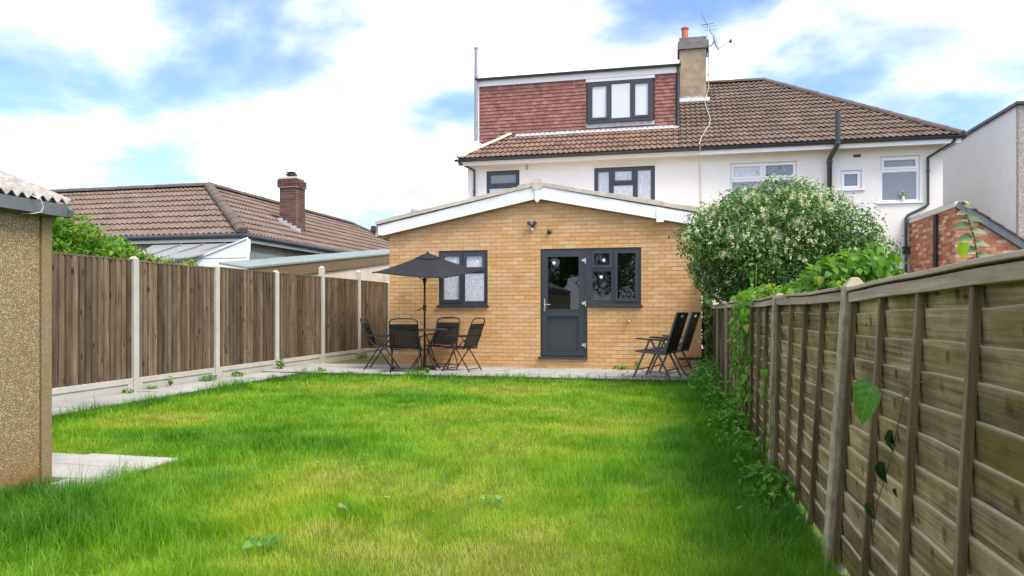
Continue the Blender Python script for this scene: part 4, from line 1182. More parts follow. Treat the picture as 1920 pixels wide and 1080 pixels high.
ap.build("roof_flashing", M["lead"], house, (-2.2, DY, roof_z(DY)))
downpipe(house, [(-5.77, DY - 0.10, 5.66), (-5.77, DY - 0.10, 9.12)], 0.055, M["pipe_grey"], "soil_vent_pipe", [(-5.77, DY - 0.10, 8.25), (-5.77, DY - 0.10, 9.10)])

nbr = thing("neighbour_house", "cream rendered house half with hipped brown tile roof and white window frames", "house", (3.7, WY, 0))
N1 = (1.556, 3.244, 3.75, 5.104); N2 = (4.315, 4.828, 4.30, 4.797); N3 = (5.259, 6.195, 3.93, 5.114); N4 = (4.90, 5.761, 1.25, 2.46)
mb = MB().grid_holes(0.742, 6.72, -0.1, 5.40, [N1, N2, N3, N4], WY, WY + 0.25)
mb.box(6.47, 6.72, WY + 0.251, 27.4, -0.1, 5.4).box(0.742, 6.72, 27.401, 27.6, -0.1, 5.4)
mb.build("wall", M["render"], nbr)
MB().box(0.75, 6.46, WY + 0.255, 27.39, 2.55, 2.70).box(0.75, 6.46, 22.0, 22.1, 2.701, 5.39).box(0.75, 6.46, 22.0, 22.1, -0.1, 2.549).build("inner_structure", M["inside"], nbr)
NE = 7.02
rx = 2.93
deck2 = face_mesh([
    [(0.212, EY, EZ), (NE, EY, EZ), (rx, RY, RZ), (0.212, RY, RZ)],
    [(NE, EY, EZ), (NE, 27.75, EZ), (rx, RY, RZ)],
    [(0.212, RY, RZ), (rx, RY, RZ), (NE, 27.75, EZ), (0.212, 27.75, EZ)],
]).build("roof", M["deck"], nbr)
LN = math.hypot(RY - EY, RZ - EZ)
tile_roof(deck2, (0, EY, EZ), (1, 0, 0), (0, ca, sa), [(0.222, 0.0), (NE - 0.02, 0.0), (rx, LN), (0.222, LN)], 0.30, 0.30, M["tile_brown"], 300)
cap_tiles(deck2, (NE, EY - 0.02, EZ + 0.0), (rx, RY, RZ - 0.005), M["tile_ridge"], 0.135, 0.42, "hip_tile")
cap_tiles(deck2, (1.10, RY, RZ + 0.05), (rx, RY, RZ + 0.03), M["tile_ridge"], 0.12, 0.42, "ridge_tile")
MB().box(0.742, 7.02, EY - 0.02, WY - 0.002, 5.385, 5.415).box(6.722, 7.02, WY - 0.001, 27.6, 5.385, 5.415).build("soffit", M["white_paint"], nbr, (3.7, 19.6, 5.4))
MB().box(0.742, 7.0, EY - 0.022, EY + 0.0, 5.30, 5.384).box(0.742, 7.0, EY - 0.001, EY + 0.02, 5.385, 5.47).build("fascia_board", M["white_paint"], nbr, (3.7, 19.44, 5.3))
gutter(nbr, 0.742, 7.08, EY - 0.075, 5.475, 0.062, M["gutter"])
MB().tube([(7.08, EY - 0.1, 5.46), (7.08, 27.7, 5.46)], 0.06, 8).build("side_gutter", M["gutter"], nbr, (7.08, 23, 5.46), smooth=True, flat_angle=50)
window(nbr, N1[0] + 0.002, N1[1] - 0.002, N1[2] + 0.002, N1[3] - 0.002, WY + 0.05, [(1.60, 2.375, 4.70, 5.06, True), (2.425, 3.20, 4.70, 5.06, True), (1.60, 3.20, 3.80, 4.62, False)], M["pvc_white"], [M["glass_curtain"], M["glass_grey"], M["glass_grey"]])
window(nbr, N2[0] + 0.002, N2[1] - 0.002, N2[2] + 0.002, N2[3] - 0.002, WY + 0.05, [(4.365, 4.778, 4.35, 4.747, True)], M["pvc_white"], M["glass_grey"], sill=(4.25, 4.90, 4.262, 4.301, 0.10))
window(nbr, N3[0] + 0.002, N3[1] - 0.002, N3[2] + 0.002, N3[3] - 0.002, WY + 0.05, [(5.315, 6.14, 4.80, 5.06, True), (5.315, 6.14, 3.985, 4.72, False)], M["pvc_white"], M["glass_grey"], sill=(5.20, 6.25, 3.892, 3.931, 0.10))
window(nbr, N4[0] + 0.002, N4[1] - 0.002, N4[2] + 0.002, N4[3] - 0.002, WY + 0.05, [(4.96, 5.70, 2.06, 2.40, True), (4.96, 5.70, 1.31, 1.98, False)], M["pvc_white"], M["glass_grey"], sill=(4.85, 5.81, 1.212, 1.251, 0.10))
vase = thing("flower_vase", "small vase of yellow and white flowers inside neighbour's upstairs window", "vase", (5.80, WY + 0.02, 3.931))
MB().lathe([(0.03, 0.0), (0.045, 0.04), (0.03, 0.12), (0.035, 0.14)], (5.80, WY - 0.01, 3.931), 10).build("vase_body", M["pvc_white"], vase, (5.80, WY, 3.931), smooth=True)
for k in range(9):
    a = k * 0.7
    MB().lathe([(0.004, -0.02), (0.026, 0.0), (0.012, 0.02)], (5.80 + 0.07 * math.cos(a) * (k % 3) / 2, WY - 0.01 + 0.02 * math.sin(a), 4.10 + 0.03 * (k % 4)), 7).build("flower", M["flower"] if k % 2 else M["leaf_lime"], vase, (5.80, WY, 4.10))
MB().box(4.62, 4.80, WY - 0.02, WY - 0.001, 5.13, 5.20).build("air_brick", M["brick_dark"], nbr, (4.7, WY, 5.1))
downpipe(nbr, [(4.14, EY - 0.16, 6.22), (4.14, EY - 0.16, 5.50), (4.13, EY - 0.14, 5.36), (4.03, WY - 0.10, 5.10), (4.03, WY - 0.10, 0.0)], 0.062, M["gutter"], "soil_vent_pipe", [(4.14, EY - 0.16, 5.42), (4.03, WY - 0.10, 5.02), (4.03, WY - 0.10, 3.2)])
MB().tube([(4.14, EY - 0.10, 6.20), (4.14, EY - 0.16, 6.205)], 0.02, 6).build("pipe_clip", M["gutter"], nbr, (4.14, EY, 6.2))
downpipe(nbr, [(6.86, EY - 0.07, 5.42), (6.84, EY - 0.03, 5.34), (6.36, WY - 0.06, 5.03), (6.36, WY - 0.06, 3.85), (6.30, WY - 0.06, 3.78), (5.90, WY - 0.06, 3.58), (5.85, WY - 0.06, 3.50), (5.85, WY - 0.06, 1.8)], 0.036, M["gutter"], clips=[(6.36, WY - 0.06, 4.7), (5.85, WY - 0.06, 2.62)])
MB().box(5.77, 5.93, WY - 0.12, WY - 0.002, 2.62, 2.78).build("hopper", M["black_plastic"], nbr, (5.85, WY, 2.6))
# chimney stack, aerial and dish
CX0, CX1, CY0, CY1 = 0.26, 1.06, 22.45, 23.25
st = MB().box(CX0, CX1, CY0, CY1, 7.3, 9.22)
chim = st.build("chimney", M["stack"], nbr, ((CX0 + CX1) / 2, CY0, 7.5), bevel=0.012)
MB().box(CX0 - 0.06, CX1 + 0.06, CY0 - 0.06, CY1 + 0.06, 9.221, 9.47).box(CX0 - 0.01, CX1 + 0.01, CY0 - 0.01, CY1 + 0.01, 9.471, 9.60).build("stack_cap", M["stack_cap"], chim, (0.66, CY0, 9.2), bevel=0.012)
MB().lathe([(0.13, 0.0), (0.125, 0.06), (0.105, 0.10), (0.10, 0.38), (0.122, 0.40), (0.122, 0.44), (0.09, 0.445)], (0.43, 22.85, 9.60), 14).build("chimney_pot", M["terracotta"], chim, (0.43, 22.85, 9.6), smooth=True, flat_angle=40)
MB().lathe([(0.13, 0.0), (0.13, 0.03), (0.10, 0.09), (0.04, 0.12)], (0.86, 22.85, 9.60), 12).build("capped_pot", M["stack_cap"], chim, (0.86, 22.85, 9.6), smooth=True, flat_angle=40)
fl = MB()
for i in range(5):
    xa = CX0 - 0.05 + i * 0.18
    fl.box(xa, xa + 0.178, CY0 - 0.035, CY0 - 0.002, roof_z(CY0) - 0.02, roof_z(CY0) + 0.13 + 0.02 * (i % 2))
fl.hexa([(CX0 - 0.10, CY0 - 0.16, roof_z(CY0 - 0.16) + 0.05), (CX1 + 0.10, CY0 - 0.16, roof_z(CY0 - 0.16) + 0.05), (CX1 + 0.10, CY0 - 0.036, roof_z(CY0) + 0.05), (CX0 - 0.10, CY0 - 0.036, roof_z(CY0) + 0.05),
         (CX0 - 0.10, CY0 - 0.16, roof_z(CY0 - 0.16) + 0.075), (CX1 + 0.10, CY0 - 0.16, roof_z(CY0 - 0.16) + 0.075), (CX1 + 0.10, CY0 - 0.036, roof_z(CY0) + 0.09), (CX0 - 0.10, CY0 - 0.036, roof_z(CY0) + 0.09)])
fl.build("chimney_flashing", M["lead"], chim, (0.66, CY0, 7.6))
MX, MY = CX1 + 0.065, CY0 + 0.10
aer = thing("television_aerial", "thin metal television aerial on pole strapped to the rendered chimney stack", "aerial", (MX, MY, 7.7))
MB().tube([(MX, MY, 7.75), (MX, MY, 9.95)], 0.018, 8).build("mast", M["metal"], aer, (MX, MY, 7.7), smooth=True)
for z in (8.2, 8.42, 9.0, 9.12):
    MB().tube([(CX1 - 0.002, MY, z), (MX + 0.03, MY, z)], 0.012, 6).tube([(MX - 0.03, MY - 0.06, z), (MX + 0.03, MY - 0.06, z)], 0.012, 6).build("bracket", M["metal"], aer, (MX, MY, z))
MB().tube([(MX - 0.22, MY - 0.15, 10.34), (MX - 0.04, MY, 9.98), (MX + 0.12, MY + 0.35, 9.80)], 0.013, 6).build("boom", M["metal"], aer, (MX, MY, 9.95))
for k, (a, b) in enumerate(((-0.05, 0.02), (0.02, 0.10), (0.08, 0.24))):
    MB().tube([(MX + a - 0.16, MY + b, 9.99 - 0.05 * k), (MX + a + 0.20, MY + b, 10.02 - 0.05 * k)], 0.009 if k else 0.018, 6).build("element", M["metal"], aer, (MX, MY, 9.95))
cab = [(MX, MY - 0.02, 9.7), (MX + 0.012, MY - 0.03, 9.2), (MX - 0.01, MY - 0.03, 8.6), (MX + 0.01, MY - 0.03, 8.0)]
for px_, py_ in ((1.06, 22.2), (1.10, 21.6), (1.16, 21.0), (1.12, 20.6), (0.98, 20.2), (0.86, 19.8), (0.80, 19.52)):
    cab.append((px_ - 0.06, py_, roof_z(py_) + 0.085))
cab += [(0.76, 19.30, 5.44), (0.75, WY - 0.20, 5.25), (0.76, WY - 0.02, 5.05), (0.80, WY - 0.02, 4.2), (0.77, WY - 0.02, 3.0)]
MB().tube(cab, 0.009, 6).build("cable", M["cable"], aer, (MX, MY, 8.0), smooth=True)
dsh = thing("satellite_dish", "grey satellite dish on arm beside the chimney stack", "satellite dish", (MX, MY, 9.25))
bw = MB(); vs_ = []; fs = []
n, m = 16, 4
ax = Vector((0.93, -0.28, 0.24)).normalized(); e1 = ax.cross(Vector((0, 0, 1))).normalized(); e2 = e1.cross(ax)
dc = Vector((MX + 0.16, MY - 0.02, 9.42))
vs_.append(dc)
for j in range(1, m + 1):
    r = 0.27 * j / m
    for i in range(n):
        a = 2 * math.pi * i / n
        vs_.append(dc + e1 * r * math.cos(a) + e2 * r * 1.1 * math.sin(a) + ax * 0.9 * r * r)
fs += [(0, 1 + i, 1 + (i + 1) % n) for i in range(n)]
for j in range(m - 1):
    for i in range(n):
        fs.append((1 + j * n + i, 1 + (j + 1) * n + i, 1 + (j + 1) * n + (i + 1) % n, 1 + j * n + (i + 1) % n))
bw.add(vs_, fs)
o = bw.build("reflector", M["dish"], dsh, dc, smooth=True)
sd = o.modifiers.new("thick", "SOLIDIFY"); sd.thickness = 0.012
MB().tube([(MX, MY, 9.30), (MX + 0.10, MY, 9.33), dc], 0.018, 8).build("mount", M["dish"], dsh, (MX, MY, 9.3), smooth=True)
MB().tube([dc - e2 * 0.27 + ax * 0.05, dc - e2 * 0.20 + ax * 0.46], 0.012, 6).build("arm", M["dish"], dsh, dc)
MB().lathe([(0.03, -0.05), (0.045, 0.0), (0.03, 0.05)], dc - e2 * 0.19 + ax * 0.48, 8).build("receiver", M["black_plastic"], dsh, dc, smooth=True)

# brick lean-to of the neighbour, at the right
lt = thing("brick_outhouse", "red and buff brick outhouse with sloping tiled roof and black downpipe behind the lap fence", "outhouse", (7.0, 16.8, 0))
LX, LY = 5.94, 16.80
mb = MB().box(LX + 0.008, LX + 0.22, LY + 0.008, WY - 0.002, -0.1, 3.36)
mb.prism([(LX + 0.221, -0.1), (8.6, -0.1), (8.6, 1.55), (LX + 0.221, 3.28)], lambda u, v, t: (u, t, v), LY + 0.008, LY + 0.22)
wl2 = mb.build("wall", M["mortar_grey"], lt)
lay_bricks(wl2, courses(LX, 8.6, -0.05, 3.42, [], 0.225, 0.075, top=lambda x: 3.42 - 0.727 * (x - LX) - 0.05), LY, M["brick_red"], 0.225, 0.075, n_ind=220)
sb = []
full = MB().box(0, 0.05, -0.1075, 0.1075, -0.0325, 0.0325).mesh("brick", M["brick_red"])
rest = MB()
for k in range(46):
    z = -0.05 + 0.075 * k + 0.0375
    yy = LY + 0.165 + (0.1125 if k % 2 else 0)
    while yy < WY - 0.11:
        if k >= 18:
            place("brick", full, wl2, Matrix.Translation((LX + rng.uniform(-0.002, 0.002), yy, z)))
        else:
            rest.box(LX, LX + 0.05, yy - 0.1075, yy + 0.1075, z - 0.0325, z + 0.0325, rng.random() + 0.001)
        yy += 0.225
o = rest.build("brickwork", M["brick_red"], wl2); o["kind"] = "stuff"
MB().box(LX - 0.03, LX + 0.26, LY - 0.02, WY - 0.004, 3.362, 3.455).build("coping", M["cement"], lt, (LX, 18, 3.4), bevel=0.01)
MB().box(LX - 0.01, LX + 0.24, LY + 0.0, WY - 0.004, 3.456, 3.50).build("coping_flashing", M["lead"], lt, (LX, 18, 3.46))
vb = MB()
p0 = Vector((LX + 0.02, LY - 0.035, 3.43)); sl_ = Vector((1, 0, -0.727)).normalized()
vb.bar(p0, p0 + sl_ * 3.2, 0.05, 0.15)
vb.build("verge_board", M["fascia_grey"], lt, p0, bevel=0.005)
un = Vector((0.727, 0, 1)).normalized()
sh = MB()
sh.prism([(LX + 0.262, 3.26), (8.7, 1.49), (8.7, 1.53), (LX + 0.262, 3.30)], lambda u, v, t: (u, t, v), LY + 0.221, WY - 0.01)
shd = sh.build("roof", M["deck"], lt)
for k in range(10):
    p = p0 + sl_ * (0.05 + 0.31 * k) + un * 0.09
    MB().hexa([p + Vector((0, -0.04, 0)) - un * 0.015, p + sl_ * 0.34 + Vector((0, -0.04, 0)), p + sl_ * 0.34 + Vector((0, 2.9, 0)), p + Vector((0, 2.9, 0)) - un * 0.015,
               p + Vector((0, -0.04, 0)) + un * 0.012, p + sl_ * 0.34 + Vector((0, -0.04, 0)) + un * 0.03, p + sl_ * 0.34 + Vector((0, 2.9, 0)) + un * 0.03, p + Vector((0, 2.9, 0)) + un * 0.012]).build("tile_course", M["tile_brown"], shd, p)
downpipe(lt, [(LX - 0.06, LY + 1.0, 3.34), (LX - 0.06, LY + 1.0, 0.0)], 0.05, M["black_plastic"], clips=[(LX - 0.06, LY + 1.0, 2.4)])

# white flank of the next house along
nx = thing("end_house", "tall plain white flank wall of house with grey pebbledash rear beyond the brick outhouse", "house", (10, 19.4, 0))
MB().box(8.20, 8.45, 19.43, 30, -0.1, 6.12).build("flank_wall", M["render_white"], nx)
MB().box(8.20, 14.0, 19.30, 19.428, -0.1, 6.12).build("rear_wall", M["pebble_grey"], nx)
MB().box(13.75, 14.0, 19.43, 30, -0.1, 6.12).build("far_wall", M["render_white"], nx)
MB().box(8.12, 14.1, 19.22, 30, 6.121, 6.20).build("roof_edge", M["gutter"], nx, bevel=0.01)

# ------------------------------------------------------------------ bungalow beyond the left fence
bung = thing("bungalow", "low bungalow with brown hipped tile roof and tall red brick chimney behind the board fence", "bungalow", (-12.7, 20, 0))
BX, BY, BEZ = -9.60, 14.40, 2.90
BRX, BRY, BRZ = -12.75, 17.55, 4.62
BS = (BRZ - BEZ) / 3.15
cb = 1 / math.hypot(1, BS); sbn = BS * cb
YB = 29.85
mb = MB().box(-24, -9.95, 14.75, 15.0, -0.1, 2.80).box(-10.2, -9.95, 15.001, 29.5, -0.1, 2.80).box(-24, -9.95, 29.501, 29.7, -0.1, 2.8).box(-24.2, -24.0, 14.75, 29.7, -0.1, 2.8)
mb.build("wall", M["render_beige"], bung)
dk = face_mesh([
    [(-24.3, BY, BEZ), (BX, BY, BEZ), (BRX, BRY, BRZ), (-24.3, BRY, BRZ)],
    [(BX, BY, BEZ), (BX, YB, BEZ), (BRX, YB - 3.15, BRZ), (BRX, BRY, BRZ)],
    [(BX, YB, BEZ), (-24.3, YB, BEZ), (-24.3, YB - 3.15, BRZ), (BRX, YB - 3.15, BRZ)],
    [(-24.3, BRY, BRZ), (BRX, BRY, BRZ), (BRX, YB - 3.15, BRZ), (-24.3, YB - 3.15, BRZ)],
    [(-24.3, BY, BEZ), (BX, BY, BEZ), (BX, YB, BEZ), (-24.3, YB, BEZ)],
]).build("roof", M["deck"], bung)
LB = math.hypot(3.15, BRZ - BEZ)
tile_roof(dk, (-24.3, BY, BEZ), (1, 0, 0), (0, cb, sbn), [(3.0, 0.0), (24.3 + BX, 0.0), (24.3 + BRX, LB), (3.0, LB)], 0.30, 0.41, M["tile_bung"], 150)
tile_roof(dk, (BX, BY, BEZ), (0, 1, 0), (-cb, 0, sbn), [(0.0, 0.0), (YB - BY, 0.0), (YB - BY - 3.15, LB), (3.15, LB)], 0.30, 0.41, M["tile_bung"], 150)
cap_tiles(dk, (BX + 0.02, BY - 0.02, BEZ + 0.05), (BRX, BRY, BRZ + 0.04), M["tile_ridge"], 0.14, 0.42, "hip_tile")
cap_tiles(dk, (-21.3, BRY, BRZ + 0.05), (BRX, BRY, BRZ + 0.05), M["tile_ridge"], 0.13, 0.42)
cap_tiles(dk, (BRX, BRY, BRZ + 0.05), (BRX, YB - 3.15, BRZ + 0.05), M["tile_ridge"], 0.13, 0.42)
cap_tiles(dk, (BX, YB, BEZ + 0.05), (BRX, YB - 3.15, BRZ + 0.05), M["tile_ridge"], 0.13, 0.42, "hip_tile")
MB().tube([(-24, BY - 0.06, BEZ - 0.03), (BX + 0.06, BY - 0.06, BEZ - 0.03)], 0.06, 8).tube([(BX + 0.06, BY - 0.1, BEZ - 0.03), (BX + 0.06, YB, BEZ - 0.03)], 0.06, 8).build("gutter", M["gutter"], bung, (BX, BY, BEZ), smooth=True, flat_angle=50)
MB().box(-24, BX - 0.02, BY + 0.0, BY + 0.03, BEZ - 0.16, BEZ - 0.01).box(BX - 0.03, BX, BY + 0.031, YB, BEZ - 0.16, BEZ - 0.01).build("fascia_board", M["white_paint"], bung, (BX, BY, BEZ - 0.1))
MB().box(-24, -9.951, BY + 0.031, 14.76, BEZ - 0.13, BEZ - 0.10).box(-9.949, BX - 0.031, BY + 0.031, YB, BEZ - 0.13, BEZ - 0.10).build("soffit", M["teal_board"], bung, (BX, BY, BEZ - 0.1))
CHX0, CHX1, CHY = -11.0, -10.46, 18.30
ch = MB().box(CHX0 + 0.006, CHX1 - 0.006, CHY + 0.006, CHY + 0.43, 2.9, 4.95)
ch.box(CHX0 - 0.045, CHX1 + 0.045, CHY - 0.045, CHY + 0.475, 4.68, 4.70)
bch = ch.build("chimney", M["mortar_grey"], bung, (-10.6, CHY, 3.2))
cells = list(courses(CHX0, CHX1, 3.03, 4.68, [], 0.225, 0.075))
lay_bricks(bch, cells, CHY, M["brick_dark"], 0.225, 0.075, n_ind=100)
lay_bricks(bch, courses(CHX0 - 0.05, CHX1 + 0.05, 4.701, 4.93, [], 0.225, 0.075), CHY - 0.05, M["brick_dark"], 0.225, 0.075, n_ind=30)
sd_ = MB()
for k in range(25):
    z = 3.03 + 0.075 * k
    x1 = CHX1 if z < 4.66 else CHX1 + 0.05
    yy = CHY + 0.06
    while yy < CHY + 0.36:
        sd_.box(x1 - 0.05, x1, yy, yy + 0.215, z + 0.005, z + 0.07, rng.random() + 0.001); yy += 0.225
o = sd_.build("side_brickwork", M["brick_dark"], bch); o["kind"] = "stuff"
MB().box(CHX0 - 0.02, CHX1 + 0.02, CHY - 0.02, CHY + 0.45, 4.935, 4.99).build("flaunching", M["cement"], bch, (-10.6, CHY, 4.9))
MB().lathe([(0.12, 0.0), (0.12, 0.06), (0.17, 0.07), (0.17, 0.10), (0.08, 0.13), (0.16, 0.15), (0.05, 0.18)], (-10.73, CHY + 0.2, 4.99), 12).build("chimney_cowl", M["black_plastic"], bch, (-10.6, CHY, 4.95), smooth=True, flat_angle=40)
fl = MB()
for i in range(5):
    xa = CHX0 - 0.04 + i * 0.145
    zr = BEZ + BS * (BX - (xa + 0.14))
    fl.box(xa, xa + 0.143, CHY - 0.03, CHY - 0.003, zr - 0.02, zr + 0.20)
fl.build("stepped_flashing", M["lead"], bch, (-10.6, CHY, 3.3))

# white boarded lean-to against the bungalow
lean = thing("boarded_lean_to", "white boarded lean to with grey sheet roof against the bungalow corner", "lean-to", (-10, 13.6, 0))
QY = 13.60
def slope_z(x): return 2.66 + (2.66 - 2.14) / (-9.02 + 10.55) * (x + 9.02)
for k in range(6):
    z0, z1 = 0.2 + 0.42 * k + 0.0, 0.2 + 0.42 * (k + 1) - 0.016
    xl = max(-10.55, -9.02 + (z0 - 2.66) / 0.34)
    if slope_z(-9.0) <= z0: continue
    xr = -8.95
    zt = min(z1, slope_z(xr))
    if slope_z(-10.55) >= z1: poly = [(-10.55, z0), (xr, z0), (xr, z1), (-10.55, z1)]
    else:
        xa = -9.02 + (min(z1, 2.66) - 2.66) / 0.34
        poly = [(max(-10.55, xl), z0), (xr, z0), (xr, zt)]
        if z1 < slope_z(xr): poly += [(xa, z1)]
        if xl < -10.55: poly += [(-10.55, slope_z(-10.55))]
    MB().prism(poly, lambda u, v, t: (u, t, v), QY - 0.02 - 0.004 * (k % 2), QY + 0.02).build("board", M["white_paint"], lean, ((poly[0][0] + xr) / 2, QY, z0))
MB().box(-8.95, -8.90, QY - 0.035, QY + 0.05, -0.1, 2.70).build("corner_post", M["pvc_white"], lean, (-8.92, QY, 0))
MB().prism([(-10.9, slope_z(-10.9) + 0.012), (-8.93, slope_z(-8.93) + 0.012), (-8.93, slope_z(-8.93) + 0.045), (-10.9, slope_z(-10.9) + 0.045)], lambda u, v, t: (u, t, v), QY - 0.05, QY + 0.02).build("roof_edge", M["pvc_white"], lean, (-10, QY, 2.4))
rs = MB()
rs.hexa([(-11.9, 13.3, 2.18), (-10.2, 13.3, 2.28), (-9.3, 14.30, 2.66), (-11.9, 14.30, 2.66), (-11.9, 13.3, 2.21), (-10.2, 13.3, 2.31), (-9.3, 14.30, 2.69), (-11.9, 14.30, 2.69)])
rs.build("roof_sheet", M["grey_sheet"], lean, (-11, 14, 2.2))
for xx in (-11.6, -11.0, -10.45):
    MB().bar((xx - 0.1, 13.28, 2.235), (xx + 0.5, 14.28, 2.705), 0.05, 0.012).build("glazing_bar", M["pipe_grey"], lean, (xx, 13.5, 2.3))
MB().box(-11.9, -10.3, 13.32, 13.42, -0.1, 2.178).build("front_wall", M["render_beige"], lean, (-11, 13.3, 0))
MB().box(-8.899, -8.86, 13.62, 19.0, -0.1, 2.42).build("side_panel", M["teal_board"], lean, (-8.9, 16, 0))

# green roofed garage between fence and bungalow
gar = thing("green_roof_garage", "long beige rendered garage with green sheet roof rising along the board fence", "garage", (-8.6, 15, 0))
GX = -8.30
mb = MB().hexa([(GX - 0.15, 12.8, -0.1), (GX, 12.8, -0.1), (GX, 21.5, -0.1), (GX - 0.15, 21.5, -0.1), (GX - 0.15, 12.8, 1.82), (GX, 12.8, 1.82), (GX, 21.5, 2.80), (GX - 0.15, 21.5, 2.80)])
mb.build("wall", M["render_beige"], gar)
gz = lambda y: 1.94 + (2.875 - 1.94) / (19.93 - 11.785) * (y - 11.785)
for a, b in ((12.6, 15.0), (15.002, 18.3), (18.302, 21.6)):
    lo = lambda y: gz(y) - 0.30
    MB().hexa([(GX + 0.02, a, lo(a)), (GX + 0.045, a, lo(a)), (GX + 0.045, b, lo(b)), (GX + 0.02, b, lo(b)), (GX + 0.02, a, gz(a) - 0.03), (GX + 0.045, a, gz(a) - 0.03), (GX + 0.045, b, gz(b) - 0.03), (GX + 0.02, b, gz(b) - 0.03)]).build("fascia_board", M["brown_board"], gar, (GX, a, gz(a)))
rr = MB(); vs_ = []; fs = []
n = 120
for i in range(n + 1):
    y = 12.5 + (21.7 - 12.5) * i / n
    w_ = 0.012 * math.sin(i * math.pi)
    for (dx, dz) in ((0.07, 0.0), (-0.56, 0.10), (-0.56, 0.06), (0.07, -0.04)):
        vs_.append((GX + dx, y, gz(y) + dz + (0.010 if i % 2 else 0.0)))
for i in range(n):
    for e in range(4):
        fs.append((i * 4 + e, i * 4 + (e + 1) % 4, i * 4 + 4 + (e + 1) % 4, i * 4 + 4 + e))
fs += [(0, 1, 2, 3), (n * 4 + 3, n * 4 + 2, n * 4 + 1, n * 4)]
rr.add(vs_, fs)
rr.build("roof_sheet", M["green_roof"], gar, (GX, 15, 2.4))
MB().box(GX - 0.52, GX - 0.16, 12.8, 21.4, -0.1, 1.70).build("inner_wall", M["render_beige"], gar, (GX - 0.4, 15, 0))
# ------------------------------------------------------------------ garden furniture
ZP = 0.05                          # top of the patio

def folding_chair(name, mat, label, loc, rotz):
    """low-back folding chair, local +y is where the sitter looks"""
    root = thing(name, label, "chair", (0, 0, 0), "folding chairs round the table")
    w = 0.25
    bt = lambda z: -0.19 - 0.19 * (z - 0.42) / 0.53          # slope of the back
    for s in (-1, 1):
        x = s * w
        MB().tube([(x + s * 0.015, bt(0.60) + 0.0, 0.60), (x + s * 0.015, -0.04, 0.42), (x + s * 0.015, 0.25, 0.0)], 0.0115, 8).build("front_leg", mat, root, (x, 0, 0), smooth=True)
        MB().tube([(x - s * 0.012, 0.13, 0.615), (x - s * 0.012, -0.03, 0.42), (x - s * 0.012, -0.31, 0.0)], 0.0115, 8).build("rear_leg", mat, root, (x, 0, 0), smooth=True)
        MB().hexa([(x - 0.018, -0.30, 0.632), (x + 0.018, -0.30, 0.632), (x + 0.018, 0.24, 0.618), (x - 0.018, 0.24, 0.618), (x - 0.018, -0.30, 0.655), (x + 0.018, -0.30, 0.655), (x + 0.018, 0.24, 0.642), (x - 0.018, 0.24, 0.642)]).build("armrest", mat, root, (x, 0, 0.62), bevel=0.006)
        MB().tube([(x, -0.20, 0.415), (x, 0.21, 0.435)], 0.011, 8).build("seat_rail", mat, root, (x, 0, 0.42), smooth=True)
    # back frame: two uprights joined by an arched top
    pts = [(-w, bt(0.42), 0.42), (-w, bt(0.70), 0.70), (-w + 0.005, bt(0.90), 0.90), (-w + 0.03, bt(0.945), 0.945), (-0.10, bt(0.965), 0.968), (0.10, bt(0.965), 0.968), (w - 0.03, bt(0.945), 0.945), (w - 0.005, bt(0.90), 0.90), (w, bt(0.70), 0.70), (w, bt(0.42), 0.42)]
    MB().tube(pts, 0.0125, 8).build("back_frame", mat, root, (0, -0.3, 0.7), smooth=True)
    MB().tube([(-w, 0.21, 0.435), (w, 0.21, 0.435)], 0.011, 8).tube([(-w, -0.20, 0.415), (w, -0.20, 0.415)], 0.011, 8).build("seat_bar", mat, root, (0, 0, 0.42), smooth=True)
    MB().tube([(-w, 0.225, 0.045), (w, 0.225, 0.045)], 0.009, 8).build("front_stretcher", mat, root, (0, 0.22, 0.04), smooth=True)
    MB().tube([(-w, -0.28, 0.045), (w, -0.28, 0.045)], 0.009, 8).build("rear_stretcher", mat, root, (0, -0.28, 0.04), smooth=True)
    sg = MB(); vs_ = []; fs = []
    n = 5
    for i in range(n + 1):
        y = -0.20 + 0.41 * i / n
        sagz = 0.425 - 0.018 * math.sin(math.pi * i / n)
        vs_ += [(-w + 0.01, y, 0.425), (0, y, sagz), (w - 0.01, y, 0.425)]
    for i in range(n):
        for k in range(2): fs.append((i * 3 + k, i * 3 + k + 1, i * 3 + k + 4, i * 3 + k + 3))
    sg.add(vs_, fs)
    o = sg.build("seat", M["sling_thick"], root, (0, 0, 0.42)); o.modifiers.new("thick", "SOLIDIFY").thickness = 0.006
    bk = MB(); vs_ = []; fs = []
    for i in range(n + 1):
        z = 0.44 + 0.425 * i / n
        vs_ += [(-w + 0.008, bt(z), z), (0, bt(z) - 0.015, z), (w - 0.008, bt(z), z)]
    for i in range(n):
        for k in range(2): fs.append((i * 3 + k, i * 3 + k + 1, i * 3 + k + 4, i * 3 + k + 3))
    bk.add(vs_, fs)
    bko = bk.build("backrest", M["sling"], root, (0, -0.3, 0.6)); bko.modifiers.new("thick", "SOLIDIFY").thickness = 0.004
    MB().hexa([(-w + 0.01, bt(0.775) - 0.019, 0.775), (w - 0.01, bt(0.775) - 0.019, 0.775), (w - 0.01, bt(0.775) + 0.006, 0.775), (-w + 0.01, bt(0.775) + 0.006, 0.775),
               (-w + 0.01, bt(0.868) - 0.019, 0.868), (w - 0.01, bt(0.868) - 0.019, 0.868), (w - 0.01, bt(0.868) + 0.006, 0.868), (-w + 0.01, bt(0.868) + 0.006, 0.868)]).build("hem", M["sling_thick"], bko, (0, -0.3, 0.8))
    root.location = loc; root.rotation_euler = (0, 0, R(rotz))
    return root

